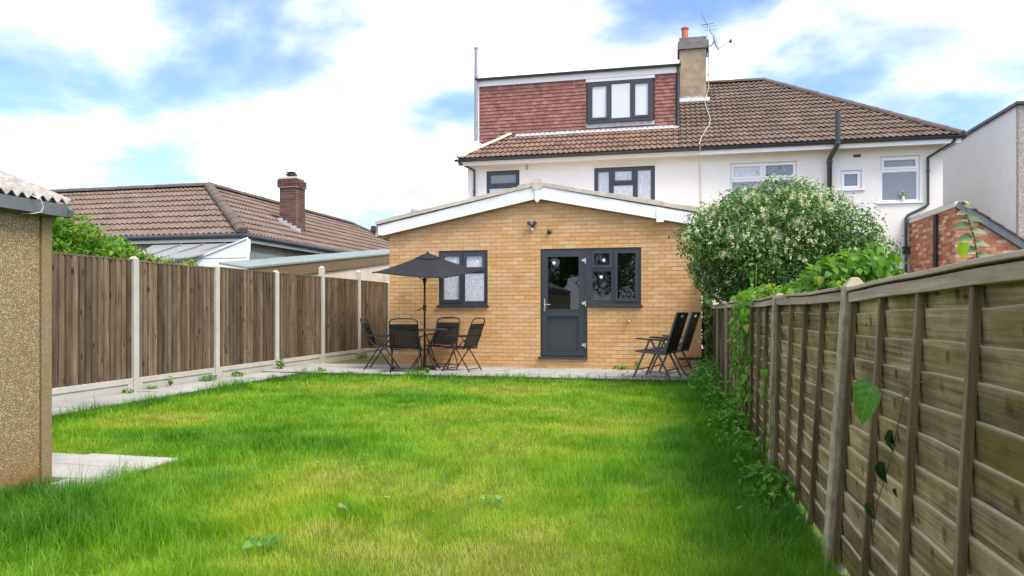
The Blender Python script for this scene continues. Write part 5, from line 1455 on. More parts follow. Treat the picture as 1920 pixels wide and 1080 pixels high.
c1 = folding_chair("folding_chair", M["dark_metal"], "black folding chair with its back to the lawn at the round table", (-4.68, 12.02, ZP), 14)
for lab, loc, rz in (("black folding chair between round table and brick wall, facing the lawn", (-4.36, 13.02, ZP), 172),
                     ("black folding chair on the board fence side of the round table", (-5.33, 12.50, ZP), -80),
                     ("black folding chair on the grey door side of the round table", (-3.78, 12.46, ZP), 78)):
    c = copy_tree(c1)
    c["label"] = lab
    c.location = loc; c.rotation_euler = (0, 0, R(rz))

TX, TY = -4.50, 12.50
tb = thing("garden_table", "small round dark glass garden table under the charcoal parasol", "table", (TX, TY, ZP))
MB().lathe([(0.40, 0.0), (0.415, 0.006), (0.415, 0.016), (0.40, 0.02)], (TX, TY, 0.80), 32).build("tabletop", M["tabletop"], tb, (TX, TY, 0.80), smooth=True, flat_angle=40)
rim = [(TX + 0.418 * math.cos(2 * math.pi * k / 32), TY + 0.418 * math.sin(2 * math.pi * k / 32), 0.798) for k in range(33)]
MB().tube(rim, 0.011, 8).build("rim", M["dark_metal"], tb, (TX, TY, 0.798), smooth=True)
for k in range(4):
    a = math.pi / 4 + k * math.pi / 2 + 0.2
    cx, sx = math.cos(a), math.sin(a)
    MB().tube([(TX + 0.36 * cx, TY + 0.36 * sx, 0.79), (TX + 0.10 * cx, TY + 0.10 * sx, 0.45), (TX + 0.14 * cx, TY + 0.14 * sx, 0.30), (TX + 0.36 * cx, TY + 0.36 * sx, ZP)], 0.012, 8).build("leg", M["dark_metal"], tb, (TX, TY, ZP), smooth=True)
ring = [(TX + 0.10 * math.cos(2 * math.pi * k / 16), TY + 0.10 * math.sin(2 * math.pi * k / 16), 0.42) for k in range(17)]
MB().tube(ring, 0.010, 6).build("brace_ring", M["dark_metal"], tb, (TX, TY, 0.42), smooth=True)

um = thing("garden_parasol", "tilted charcoal rectangular parasol over the round garden table", "parasol", (TX, TY, ZP))
MB().tube([(TX, TY, ZP), (TX, TY, 2.19)], 0.019, 10).build("pole", M["dark_metal"], um, (TX, TY, ZP), smooth=True)
MB().lathe([(0.22, 0.0), (0.22, 0.03), (0.17, 0.05), (0.035, 0.06), (0.03, 0.25)], (TX, TY, ZP), 20).build("base", M["dark_metal"], um, (TX, TY, ZP), smooth=True, flat_angle=40)
cr = MB().tube([(TX, TY, 1.20), (TX - 0.03, TY - 0.05, 1.20), (TX - 0.09, TY - 0.06, 1.17), (TX - 0.125, TY - 0.06, 1.165)], 0.010, 8)
cr.lathe([(0.032, -0.05), (0.034, 0.05)], (TX, TY, 1.21), 12)
cr.build("crank", M["dark_metal"], um, (TX, TY, 1.2), smooth=True, flat_angle=40)
cl_, cf_, crr = Vector((-5.348, 12.017, 1.854)), Vector((-3.872, 11.735, 1.720)), Vector((-3.515, 12.944, 1.921))
cb_ = cl_ + crr - cf_
N = 16
cv = MB(); vs_ = []; fs = []
for j in range(N + 1):
    for i in range(N + 1):
        s, t = i / N, j / N
        p = (cl_ * (1 - s) + cf_ * s) * (1 - t) + (cb_ * (1 - s) + crr * s) * t
        q = max(abs(2 * s - 1), abs(2 * t - 1))
        up = 0.335 * (1 - q) ** 1.25
        # cloth hangs slightly between the ribs
        a, b = abs(2 * s - 1), abs(2 * t - 1)
        hang = 0.02 * (1 - min(a, b) / max(a, b, 1e-6)) * q
        tow = (Vector((TX, TY, p.z)) - p) * 0.06 * (1 - min(a, b) / max(a, b, 1e-6)) * q
        vs_.append(p + Vector((0, 0, up - hang)) + tow)
for j in range(N):
    for i in range(N):
        a = j * (N + 1) + i
        fs.append((a, a + 1, a + N + 2, a + N + 1))
cv.add(vs_, fs)
can = cv.build("canopy", M["canopy"], um, (TX, TY, 1.9), smooth=True, flat_angle=14)
can.modifiers.new("thick", "SOLIDIFY").thickness = 0.004
ctr = (cl_ + crr) / 2
for c in (cl_, cf_, crr, cb_):
    pts = []
    for k in range(7):
        q = k / 6
        p = ctr.lerp(c, q); pts.append((p.x, p.y, p.z + 0.335 * (1 - q) ** 1.25 - 0.014))
    MB().tube(pts, 0.008, 6).build("rib", M["dark_metal"], um, ctr, smooth=True)
    p = ctr.lerp(c, 0.5)
    MB().tube([(TX, TY, 1.72), (p.x, p.y, p.z + 0.335 * 0.5 ** 1.25 - 0.016)], 0.007, 6).build("strut", M["dark_metal"], um, ctr, smooth=True)
MB().tube([(TX, TY, 1.68), (TX, TY, 1.76)], 0.035, 12).build("runner", M["dark_metal"], um, (TX, TY, 1.7), smooth=True, flat_angle=40)
vt = MB(); vs_ = [ctr + Vector((0, 0, 0.355))]; fs = []
for c in (cl_, cf_, crr, cb_):
    vs_.append(ctr.lerp(c, 0.24) + Vector((0, 0, 0.335 * 0.76 ** 1.25 + 0.016)))
vt.add(vs_, [(0, 1, 2), (0, 2, 3), (0, 3, 4), (0, 4, 1)])
o = vt.build("vent_cap", M["canopy"], um, ctr); o.modifiers.new("thick", "SOLIDIFY").thickness = 0.004
MB().lathe([(0.016, 0.0), (0.022, 0.02), (0.006, 0.05)], (ctr.x, ctr.y, ctr.z + 0.335), 10).build("finial", M["dark_metal"], um, ctr, smooth=True)

def recliner(label, loc, rotz):
    root = thing("reclining_chair", label, "chair", (0, 0, 0), "reclining chairs by the extension corner")
    mat = M["grey_metal"]
    w = 0.27
    bt = lambda z: -0.20 - 0.21 * (z - 0.42) / 0.66
    for s in (-1, 1):
        x = s * (w + 0.02)
        MB().bar((x, 0.05, 0.625), (x, 0.33, 0.0), 0.020, 0.034, (0, 1, 0)).build("front_leg", mat, root, (x, 0, 0), bevel=0.005)
        MB().bar((x - s * 0.024, 0.03, 0.625), (x - s * 0.024, -0.30, 0.0), 0.020, 0.034, (0, 1, 0)).build("rear_leg", mat, root, (x, 0, 0), bevel=0.005)
        MB().hexa([(x - 0.024, -0.22, 0.615), (x + 0.024, -0.22, 0.615), (x + 0.024, 0.27, 0.640), (x - 0.024, 0.27, 0.640), (x - 0.024, -0.22, 0.640), (x + 0.024, -0.22, 0.640), (x + 0.024, 0.27, 0.665), (x - 0.024, 0.27, 0.665)]).build("armrest", M["dark_metal"], root, (x, 0, 0.63), bevel=0.007)
        MB().bar((s * w, -0.21, 0.405), (s * w, 0.30, 0.445), 0.024, 0.030).build("seat_rail", mat, root, (x, 0, 0.42), bevel=0.004)
        MB().bar((s * w, bt(0.40), 0.40), (s * w, bt(1.07), 1.07), 0.024, 0.032, (0, 1, 0)).build("back_rail", mat, root, (x, -0.2, 0.4), bevel=0.004)
        MB().bar((x - s * 0.014, bt(0.62) - 0.008, 0.618), (x - s * 0.014, -0.10, 0.40), 0.014, 0.022, (0, 1, 0)).build("arm_link", mat, root, (x, -0.2, 0.4))
    MB().bar((-w, bt(1.07), 1.07), (w, bt(1.07), 1.07), 0.030, 0.030).build("top_bar", M["dark_metal"], root, (0, -0.4, 1.07), bevel=0.005)
    MB().bar((-w - 0.02, 0.265, 0.14), (w + 0.02, 0.265, 0.14), 0.018, 0.018).build("front_stretcher", mat, root, (0, 0.26, 0.14))
    MB().bar((-w, -0.225, 0.14), (w, -0.225, 0.14), 0.018, 0.018).build("rear_stretcher", mat, root, (0, -0.22, 0.14))
    MB().bar((-w, 0.30, 0.445), (w, 0.30, 0.445), 0.026, 0.026).build("seat_bar", mat, root, (0, 0.3, 0.44), bevel=0.004)
    MB().hexa([(-w + 0.01, -0.20, 0.405), (w - 0.01, -0.20, 0.405), (w - 0.01, 0.30, 0.445), (-w + 0.01, 0.30, 0.445), (-w + 0.01, -0.20, 0.417), (w - 0.01, -0.20, 0.417), (w - 0.01, 0.30, 0.457), (-w + 0.01, 0.30, 0.457)]).build("seat", M["sling_thick"], root, (0, 0, 0.42))
    bk = MB().hexa([(-w + 0.01, bt(0.43) - 0.005, 0.43), (w - 0.01, bt(0.43) - 0.005, 0.43), (w - 0.01, bt(0.43) + 0.007, 0.43), (-w + 0.01, bt(0.43) + 0.007, 0.43),
               (-w + 0.01, bt(1.06) - 0.005, 1.06), (w - 0.01, bt(1.06) - 0.005, 1.06), (w - 0.01, bt(1.06) + 0.007, 1.06), (-w + 0.01, bt(1.06) + 0.007, 1.06)])
    bk = bk.build("backrest", M["sling_thick"], root, (0, -0.3, 0.7))
    MB().hexa([(-0.05, bt(1.0) - 0.0085, 0.998), (0.07, bt(1.0) - 0.0085, 0.998), (0.07, bt(1.0) - 0.0058, 0.998), (-0.05, bt(1.0) - 0.0058, 0.998),
               (-0.05, bt(1.04) - 0.0085, 1.04), (0.07, bt(1.04) - 0.0085, 1.04), (0.07, bt(1.04) - 0.0058, 1.04), (-0.05, bt(1.04) - 0.0058, 1.04)]).build("care_tag", M["sticker"], bk, (0, -0.4, 1.02))
    root.location = loc; root.rotation_euler = (0, 0, R(rotz))
    return root
r1 = recliner("dark high backed reclining chair at the lawn edge with white tag on its back", (-0.20, 11.92, ZP), 71)
r2 = copy_tree(r1); r2["label"] = "dark high backed reclining chair close to the brick wall, half behind the other recliner"
r2.location = (0.03, 12.66, ZP); r2.rotation_euler = (0, 0, R(74))
# ------------------------------------------------------------------ plants
def leaf_cloud(name, mat, parent, clumps, n, size, seed, up=0.35, shell=0.55, wid=0.42, jitter=0.0, origin=None, squash=1.0):
    """n folded leaves spread through ellipsoid clumps (cx, cy, cz, rx, ry, rz)"""
    rs = np.random.RandomState(seed)
    cl = np.array(clumps, float)
    wgt = (cl[:, 3] * cl[:, 4] * cl[:, 5]) ** (2 / 3); wgt /= wgt.sum()
    k = rs.choice(len(cl), n, p=wgt)
    d = rs.normal(size=(n, 3)); d /= np.linalg.norm(d, axis=1, keepdims=True)
    rad = shell + (1 - shell) * np.sqrt(rs.rand(n)) + jitter * np.maximum(0, rs.normal(size=n))
    c = cl[k, :3] + d * cl[k, 3:6] * rad[:, None]
    nrm = d + rs.normal(size=(n, 3)) * 0.6 + np.array([0, 0, up]); nrm /= np.linalg.norm(nrm, axis=1, keepdims=True)
    t = rs.normal(size=(n, 3)) + d * 0.5 - np.array([0, 0, 0.25]); t -= nrm * (t * nrm).sum(1, keepdims=True); t /= np.linalg.norm(t, axis=1, keepdims=True)
    b = np.cross(nrm, t)
    L_ = size * (0.6 + 0.8 * rs.rand(n))[:, None]
    wv = L_ * wid * 0.5
    v = np.empty((n, 5, 3))
    v[:, 0] = c - t * L_ * 0.5
    v[:, 1] = c - t * L_ * 0.02 + b * wv + nrm * L_ * 0.10
    v[:, 2] = c + t * L_ * 0.5 - nrm * L_ * 0.08
    v[:, 3] = c - t * L_ * 0.02 - b * wv + nrm * L_ * 0.10
    v[:, 4] = c + t * L_ * 0.05
    idx = np.arange(n)[:, None] * 5
    tri = np.concatenate([idx + np.array([0, 4, 1]), idx + np.array([1, 4, 2]), idx + np.array([0, 3, 4]), idx + np.array([3, 2, 4])])
    rn = np.repeat(np.clip(rs.rand(n) * 0.999, 0.001, 0.999), 5)
    org = np.array(origin if origin is not None else W[parent.name])
    me = np_mesh(name, (v.reshape(-1, 3) - org), tri, mat, {"rnd": rn})
    o = bpy.data.objects.new(name, me)
    link(o, parent, tuple(org))
    return o, c, d, k

def clumps_on(center, radii, n, r, seed, keep=None, fill=0.3):
    rs = np.random.RandomState(seed); out = []
    while len(out) < n:
        d = rs.normal(size=3); d /= np.linalg.norm(d)
        q = 1.0 if rs.rand() > fill else rs.rand() ** 0.5
        p = np.array(center) + d * np.array(radii) * q * (0.80 + 0.22 * rs.rand())
        if keep and not keep(p): continue
        s = r * (0.45 + 1.0 * rs.rand())
        out.append((p[0], p[1], p[2], s, s, s * 0.85))
    return out

# flowering shrub in the neighbour's garden
bush = thing("flowering_shrub", "big round evergreen shrub covered in cream flowers behind the lap fence", "shrub", (1.62, 10.75, -0.03))
bc = clumps_on((1.58, 10.75, 2.05), (1.30, 1.05, 0.80), 95, 0.27, 11, lambda p: p[2] > 1.18 and not (p[0] < 0.72 and p[2] < 1.5) and p[0] > 0.42)
bc += clumps_on((0.70, 10.6, 1.75), (0.40, 0.45, 0.35), 10, 0.18, 12, lambda p: p[2] > 1.35)
crown, cc, cd, ck = leaf_cloud("crown", M["leaf_bush"], bush, bc, 46000, 0.058, 5, up=0.3, shell=0.45, wid=0.40, jitter=0.22)
tw = MB()
for k in range(0, len(bc), 3):
    p = bc[k]
    base = Vector((1.62 + 0.1 * math.cos(k), 10.75 + 0.1 * math.sin(k), -0.05))
    e = Vector(p[:3])
    mid = base.lerp(e, 0.5) + Vector((0, 0, 0.25))
    tw.tube([base, base + Vector((0, 0, 0.4)), mid, e], [0.035, 0.030, 0.016, 0.006], 6)
tw.build("trunk", M["bark"], bush, smooth=True)
rs = np.random.RandomState(4)
fl_c = []
for k in range(len(bc)):
    p = np.array(bc[k])
    nfl = int((70 if p[2] > 1.5 else 16) * rs.rand() ** 1.8)
    for _ in range(nfl):
        d = rs.normal(size=3); d[2] = abs(d[2]) * 0.7 + rs.uniform(-0.25, 0.3); d /= np.linalg.norm(d)
        q = p[:3] + d * p[3:6] * 1.08
        fl_c.append((q[0], q[1], q[2], 0.026, 0.026, 0.040))
leaf_cloud("blossom", M["flower"], bush, fl_c, len(fl_c) * 13, 0.024, 6, up=0.5, shell=0.2, wid=0.8)

# heart-shaped leaf, shared by the vines
def heart_leaf(name, mat, s=1.0, droop=0.25):
    out = [(0.0, 0.05), (0.12, 0.0), (0.30, 0.02), (0.44, 0.14), (0.46, 0.32), (0.38, 0.56), (0.22, 0.80), (0.0, 1.05)]
    vs_ = []; fs = []
    mid = [(0.0, 0.05), (0.0, 0.22), (0.0, 0.5), (0.0, 0.78), (0.0, 1.05)]
    def pt(x, y): return (x * s, y * s, (0.14 * abs(x) - droop * y * y) * s)
    R_ = [pt(x, y) for x, y in out]; L_ = [pt(-x, y) for x, y in out]; Mid = [pt(x, y) for x, y in mid]
    vs_ = Mid + R_[1:-1] + L_[1:-1]
    r0, l0 = 5, 11
    for o, flip in ((r0, False), (l0, True)):
        q = [(0, o, o + 1, 1), (1, o + 1, o + 2), (1, o + 2, o + 3, 2), (2, o + 3, o + 4, 3), (3, o + 4, o + 5), (3, o + 5, 4)]
        fs += [tuple(reversed(f)) if flip else f for f in q]
    mb = MB(); mb.add(vs_, fs)
    return mb.mesh(name, mat, smooth=True)

def leaf_matrix(p, nrm, tip, s):
    nrm = Vector(nrm).normalized(); tip = Vector(tip); tip = (tip - nrm * tip.dot(nrm)).normalized()
    x = tip.cross(nrm)
    return Matrix(((x.x * s, tip.x * s, nrm.x * s, p[0]), (x.y * s, tip.y * s, nrm.y * s, p[1]), (x.z * s, tip.z * s, nrm.z * s, p[2]), (0, 0, 0, 1)))

def scatter_leaves(parent, mesh, pts, smin, smax, face, rnd_n=0.45, name="leaf"):
    for p in pts:
        n = Vector(face) + Vector((rng.gauss(0, rnd_n), rng.gauss(0, rnd_n), rng.gauss(0, rnd_n)))
        t = Vector((rng.gauss(0, 0.5), rng.gauss(0, 0.5), -1.0))
        place(name, mesh, parent, leaf_matrix(p, n, t, rng.uniform(smin, smax)))

hl = heart_leaf("leaf", M["leaf_vine"])
for q in hl.vertices: q.co.x *= 0.78
# vine heaped over the fence beside the near posts
vine1 = thing("climbing_vine", "mass of broad bright green vine leaves heaped behind the lap fence", "vine", (1.25, 6.0, -0.03))
v1 = [(1.02, 6.05, 1.28, 0.16, 0.30, 0.14), (1.18, 6.05, 1.38, 0.20, 0.35, 0.18), (1.38, 6.1, 1.46, 0.24, 0.35, 0.20), (1.60, 6.2, 1.47, 0.20, 0.35, 0.22), (1.30, 6.3, 1.20, 0.35, 0.4, 0.25), (1.75, 6.3, 1.36, 0.13, 0.3, 0.15)]
leaf_cloud("foliage", M["leaf_vine"], vine1, v1, 1500, 0.075, 21, up=0.6, shell=0.3, wid=0.7)[0]["kind"] = "stuff"
pts = []
for c in v1:
    for _ in range(22):
        d = Vector((rng.gauss(-0.2, 0.7), -abs(rng.gauss(0.5, 0.6)), abs(rng.gauss(0.4, 0.7)))).normalized()
        pts.append((c[0] + d.x * c[3], c[1] + d.y * c[4], c[2] + d.z * c[5]))
scatter_leaves(vine1, hl, pts, 0.035, 0.080, (-0.25, -0.6, 0.65), 0.6)
st_ = MB()
for k in range(7):
    x = 1.0 + 0.1 * k
    st_.tube([(1.2 + 0.03 * k, 6.25, -0.04), (1.1 + 0.05 * k, 6.2, 0.6), (x, 6.1, 1.25), (x + 0.05, 6.0, 1.48)], 0.006, 5)
st_.tube([(1.55, 6.1, 1.4), (1.56, 6.1, 1.60), (1.57, 6.1, 1.72)], 0.004, 5)
st_.build("stem", M["stem_green"], vine1, smooth=True)
scatter_leaves(vine1, hl, [(1.57 + 0.03 * (-1) ** k, 6.1, 1.56 + 0.03 * k) for k in range(6)], 0.04, 0.07, (-0.3, -0.6, 0.7), 0.4)
# lower creeper on the fence top further back, with reddish tips
vine2 = thing("creeper", "low creeper with reddish tips trailing along the fence top below the flowering shrub", "vine", (1.0, 8.3, -0.03))
v2 = [(0.88 + 0.05 * (k % 3), 7.0 + 0.34 * k, 1.27 + 0.03 * ((k * 7) % 3), 0.14, 0.24, 0.12) for k in range(9)] + [(1.1, 7.6, 1.25, 0.2, 0.5, 0.14), (0.98, 6.9, 1.27, 0.14, 0.3, 0.13)]
leaf_cloud("foliage", M["leaf_hedge"], vine2, v2, 2600, 0.060, 22, up=0.6, shell=0.3, wid=0.55)[0]["kind"] = "stuff"
pts = []
for c in v2:
    for _ in range(9):
        d = Vector((rng.gauss(-0.2, 0.7), -abs(rng.gauss(0.5, 0.6)), abs(rng.gauss(0.3, 0.7)))).normalized()
        pts.append((c[0] + d.x * c[3], c[1] + d.y * c[4], c[2] + d.z * c[5]))
scatter_leaves(vine2, hl, pts, 0.035, 0.08, (-0.3, -0.6, 0.6), 0.6)
st_ = MB().tube([(0.98, 8.6, -0.05), (0.96, 8.5, 0.7), (0.90, 8.3, 1.25), (0.90, 7.4, 1.30)], 0.008, 5).tube([(0.98, 8.6, 0.0), (0.94, 9.3, 0.8), (0.90, 9.6, 1.3)], 0.007, 5)
st_.tube([(0.88, 7.9, 1.2), (0.885, 7.9, 1.45), (0.89, 7.9, 1.66)], 0.004, 5)
st_.build("stem", M["stem_green"], vine2, smooth=True)
scatter_leaves(vine2, hl, [(0.888 + 0.045 * (-1) ** k, 7.9, 1.36 + 0.032 * k) for k in range(10)], 0.05, 0.09, (-0.3, -0.6, 0.8), 0.35)
# vine hanging on the face of the fence
vine3 = thing("hanging_vine", "leafy vine hanging down the front of the lap fence between the far posts", "vine", (0.70, 7.1, 0))
st_ = MB(); pts = []
for k in range(6):
    y0 = 6.45 + 0.20 * k
    path = [(0.76, y0 + 0.05, 1.25), (0.70, y0, 1.29), (0.66, y0 - 0.03, 1.10), (0.665, y0 - 0.07 + rng.uniform(-0.05, 0.05), 0.80), (0.67, y0 - 0.05 + rng.uniform(-0.08, 0.08), 0.50), (0.665, y0 + rng.uniform(-0.1, 0.1), 0.02 + 0.12 * (k % 3))]
    st_.tube(path, 0.004, 5)
    for _ in range(40):
        t = rng.random() ** 0.8 * (len(path) - 1); i = min(int(t), len(path) - 2); f_ = t - i
        p = Vector(path[i]).lerp(Vector(path[i + 1]), f_)
        pts.append((p.x - rng.uniform(0.0, 0.07), p.y + rng.uniform(-0.09, 0.09), p.z + rng.uniform(-0.04, 0.05)))
st_.build("stem", M["stem_green"], vine3, smooth=True)
scatter_leaves(vine3, hl, pts, 0.04, 0.092, (-0.65, -0.5, 0.4), 0.6)
vine4 = thing("small_vine", "sparse yellow green vine climbing the leaning post nearest the tall grass", "vine", (0.68, 5.2, 0))
st_ = MB(); pts = []
for k in range(3):
    y0 = 5.05 + 0.16 * k
    path = [(0.60, y0 + 0.1, 0.0), (0.655, y0, 0.3), (0.672, y0 + 0.05, 0.6 + 0.05 * k), (0.675, y0 + 0.02, 0.72 + 0.06 * k)]
    st_.tube(path, 0.003, 5)
    for _ in range(9):
        t = rng.random() * 3; i = min(int(t), 2)
        p = Vector(path[i]).lerp(Vector(path[i + 1]), t - i)
        pts.append((p.x - rng.uniform(0, 0.04), p.y + rng.uniform(-0.06, 0.06), p.z))
st_.build("stem", M["stem_green"], vine4, smooth=True)
scatter_leaves(vine4, hl, pts, 0.03, 0.06, (-0.75, -0.6, 0.3), 0.35)
vine5 = thing("corner_ivy", "dark leafy climber in the narrow gap between brick extension and lap fence", "vine", (0.66, 13.2, 0))
leaf_cloud("foliage", M["leaf_bush"], vine5, [(0.655, 13.3 + 0.45 * (k % 3), 0.10 + 0.10 * k, 0.075, 0.20, 0.13) for k in range(20)], 3200, 0.075, 23, up=0.2, shell=0.3, wid=0.6)
MB().tube([(0.66, 13.25, -0.02), (0.67, 13.4, 0.8), (0.66, 13.4, 1.9)], 0.006, 5).build("stem", M["stem"], vine5, smooth=True)

# single large leaf and wilted stem on the near panel
bw_ = thing("bindweed_shoot", "single large heart shaped leaf and wilted stem hanging on the near fence panel", "plant", (0.72, 2.9, 0.3))
MB().tube([(0.800, 2.42, 0.97), (0.745, 2.43, 0.945), (0.720, 2.45, 0.90), (0.716, 2.50, 0.80), (0.714, 2.54, 0.72), (0.710, 2.62, 0.60), (0.708, 2.70, 0.50), (0.706, 2.74, 0.40)], 0.0017, 5).tube([(0.722, 2.45, 0.905), (0.715, 2.58, 0.875), (0.700, 2.72, 0.90)], 0.0015, 5).build("stem", M["stem"], bw_, smooth=True)
big = heart_leaf("large_leaf", M["leaf_big"], 1.0, 0.22)
lf_ = place("leaf", big, bw_, leaf_matrix((0.700, 2.72, 0.915), (-0.80, -0.48, 0.25), (-0.12, 0.30, -1.0), 0.150))
wl_ = heart_leaf("wilted_leaf_mesh", M["leaf_wilt"], 1.0, 0.5)
for q in wl_.vertices: q.co.x *= 0.45; q.co.z += 0.9 * abs(q.co.x)
for p, s in (((0.706, 2.52, 0.785), 0.055), ((0.704, 2.53, 0.77), 0.06), ((0.700, 2.60, 0.665), 0.075), ((0.698, 2.62, 0.65), 0.06), ((0.696, 2.73, 0.49), 0.065), ((0.710, 2.50, 0.60), 0.03)):
    place("leaf", wl_, bw_, leaf_matrix(p, (-0.6, -0.5 + rng.uniform(-0.3, 0.3), 0.1), (0.1, 0.1, -1), s))
# shoot with grey-green leaves above the near fence
sap = thing("young_shoot", "thin pale shoot with grey green leaves rising above the near fence rail", "plant", (1.27, 3.36, -0.03))
path = [(1.30, 3.36, -0.05), (1.29, 3.36, 0.8), (1.275, 3.36, 1.38), (1.262, 3.36, 1.48), (1.24, 3.355, 1.55), (1.222, 3.35, 1.625)]
MB().tube(path, [0.006, 0.005, 0.004, 0.0035, 0.003, 0.002], 6).build("stem", M["stem_green"], sap, smooth=True)
pl_ = heart_leaf("pale_leaf_mesh", M["leaf_pale"], 1.0, 0.15)
for k in range(11):
    z = 1.36 + 0.026 * k
    x = 1.276 - 0.054 * max(0, (z - 1.40)) / 0.22
    s = (-1) ** k
    place("leaf", pl_, sap, leaf_matrix((x, 3.355, z), (0.1 * s, -0.55, 0.8), (s, -0.25, 0.15), 0.062 if k < 9 else 0.04))
place("leaf", heart_leaf("lime_leaf_mesh", M["leaf_lime"], 1.0, 0.1), sap, leaf_matrix((1.215, 3.33, 1.465), (-0.9, -0.40, 0.2), (-0.25, 0, -1), 0.07))

# climber on top of the left fence
hd = thing("hedge_climber", "bright green leafy climber with orange tips spilling over the board fence", "climber", (-7.9, 7.0, -0.03))
hc = []
rs = np.random.RandomState(9)
for k in range(64):
    y = 5.6 + 4.7 * k / 63
    top = 2.50 - 0.56 * max(0, (y - 7.0)) / 2.8
    for q in range(3):
        z = top - 0.14 - 0.24 * q + 0.10 * rs.randn()
        hc.append((-7.98 + 0.13 * rs.randn(), y + 0.1 * rs.randn(), max(1.75, z), 0.17, 0.19, 0.15))
leaf_cloud("foliage", M["leaf_hedge"], hd, hc, 22000, 0.078, 31, up=0.5, shell=0.35, wid=0.42, jitter=0.16)
st_ = MB()
for k in range(9):
    y = 5.6 + 0.5 * k
    st_.tube([(-8.1, y, -0.05), (-8.0, y + 0.1, 0.9), (-7.85, y, 1.75), (-7.7, y + 0.1, 2.0)], 0.014, 6)
st_.build("stem", M["stem"], hd, smooth=True)

# weeds along the right fence: low mass nobody could count
wc = []
rs = np.random.RandomState(13)
for k in range(170):
    y = 4.0 + 7.8 * rs.rand() ** 0.65
    far = min(1, max(0, (y - 5) / 5))
    x = 0.70 - 0.05 - abs(rs.randn()) * (0.08 + 0.10 * far)
    h_ = 0.05 + 0.17 * rs.rand() * (0.35 + far)
    wc.append((x, y, h_, 0.10, 0.12, h_ + 0.01))
wd_, _, _, _ = leaf_cloud("fence_weeds", M["leaf_weed"], None, wc, 2300, 0.060, 14, up=0.8, shell=0.2, wid=0.5, origin=(0.55, 7.5, 0))
tag(wd_, "leafy green weeds along the foot of the lap fence", "weeds", None, "stuff")
# small weeds in the paving joints, each a plant
def weed(label, loc, r, h, n, seed, mat="leaf_weed", group="weeds in the paving joints"):
    t = thing("weed", label, "weed", loc, group)
    leaf_cloud("leaves", M[mat], t, [(loc[0], loc[1], loc[2] + h * 0.5, r, r, h * 0.55)], n, 0.055, seed, up=0.6, shell=0.2, wid=0.5)
    mb = MB()
    for k in range(3):
        a = 2.1 * k + seed
        mb.tube([(loc[0], loc[1], loc[2] - 0.02), (loc[0] + 0.3 * r * math.cos(a), loc[1] + 0.3 * r * math.sin(a), loc[2] + h * 0.7)], 0.003, 5)
    mb.build("stem", M["stem_green"], t, smooth=True)
weed("bright bushy weed at the foot of the third visible fence post", (-7.22, 12.05, 0.05), 0.09, 0.20, 90, 41, "leaf_vine")
weed("tiny upright weed against the second gravel board", (-7.30, 9.15, 0.03), 0.03, 0.15, 26, 42)
weed("spreading weed in the path corner before the second fence post", (-7.26, 10.0, 0.03), 0.15, 0.08, 80, 43)
weed("spreading weed in the path just past the second fence post", (-7.24, 10.75, 0.03), 0.13, 0.08, 60, 44)
weed("sparse weed at the foot of the first fence post", (-7.30, 8.3, 0.03), 0.08, 0.05, 26, 45)
weed("small weed beside the first post on the second gravel board", (-7.30, 8.75, 0.03), 0.10, 0.05, 26, 46)
weed("weed at the foot of the passage fence post", (-7.28, 15.75, -0.02), 0.16, 0.16, 90, 47, "leaf_vine")
weed("little weed in the paving between the folding chair feet", (-4.24, 11.90, 0.05), 0.05, 0.09, 36, 48, "leaf_vine")
weed("low weed at the brick wall right of the grey door", (-0.92, 13.40, 0.05), 0.16, 0.07, 60, 49)
weed("thin weed at the brick wall below the garden tap", (-0.62, 13.41, 0.05), 0.06, 0.16, 30, 50)
weed("pale weed on the patio edge near the board fence", (-6.25, 11.85, 0.05), 0.10, 0.06, 36, 51, "leaf_hedge")
weed("broad leaved weed on the slab behind the recliners", (0.45, 11.9, 0.05), 0.20, 0.10, 110, 52)
wleaf = heart_leaf("weed_leaf_mesh", M["leaf_weed"], 1.0, 0.35)
for x, y, s, lab in ((-1.95, 3.10, 0.05, "small bright leaved seedling in the lawn close to the shed corner"), (-1.05, 4.05, 0.045, "low dandelion rosette in the middle of the lawn")):
    t = thing("lawn_weed", lab, "weed", (x, y, 0.0), "broad leaved weeds in the lawn")
    MB().tube([(x, y, -0.02), (x, y, 0.06)], 0.003, 5).build("stem", M["stem_green"], t)
    for k in range(14):
        a = k * 2.4 + rng.uniform(-0.4, 0.4); q = rng.uniform(0.0, 0.10)
        place("leaf", wleaf, t, leaf_matrix((x + q * math.cos(a), y + q * math.sin(a), 0.045 + rng.uniform(-0.01, 0.015)), (rng.gauss(0, 0.4), rng.gauss(-0.3, 0.4), 1), (math.cos(a), math.sin(a), rng.uniform(-0.2, 0.3)), s * (0.45 + 0.5 * rng.random())))
dl = heart_leaf("dead_leaf_mesh", M["leaf_brown"], 1.0, 0.5)
for x, y, s, rz, lab in ((-1.86, 3.72, 0.05, 0.5, "pale curled fallen leaf on the lawn, larger of the close pair"), (-1.66, 3.95, 0.04, 2.0, "brown curled fallen leaf on the lawn, smaller of the close pair"), (-2.55, 4.75, 0.04, 1.0, "small lone fallen leaf on the lawn towards the paved step")):
    o = place("fallen_leaf", dl, None, leaf_matrix((x, y, 0.055), (0.2, -0.2, 1), (math.cos(rz), math.sin(rz), 0.05), s))
    tag(o, lab, "leaf", "fallen leaves on the lawn")

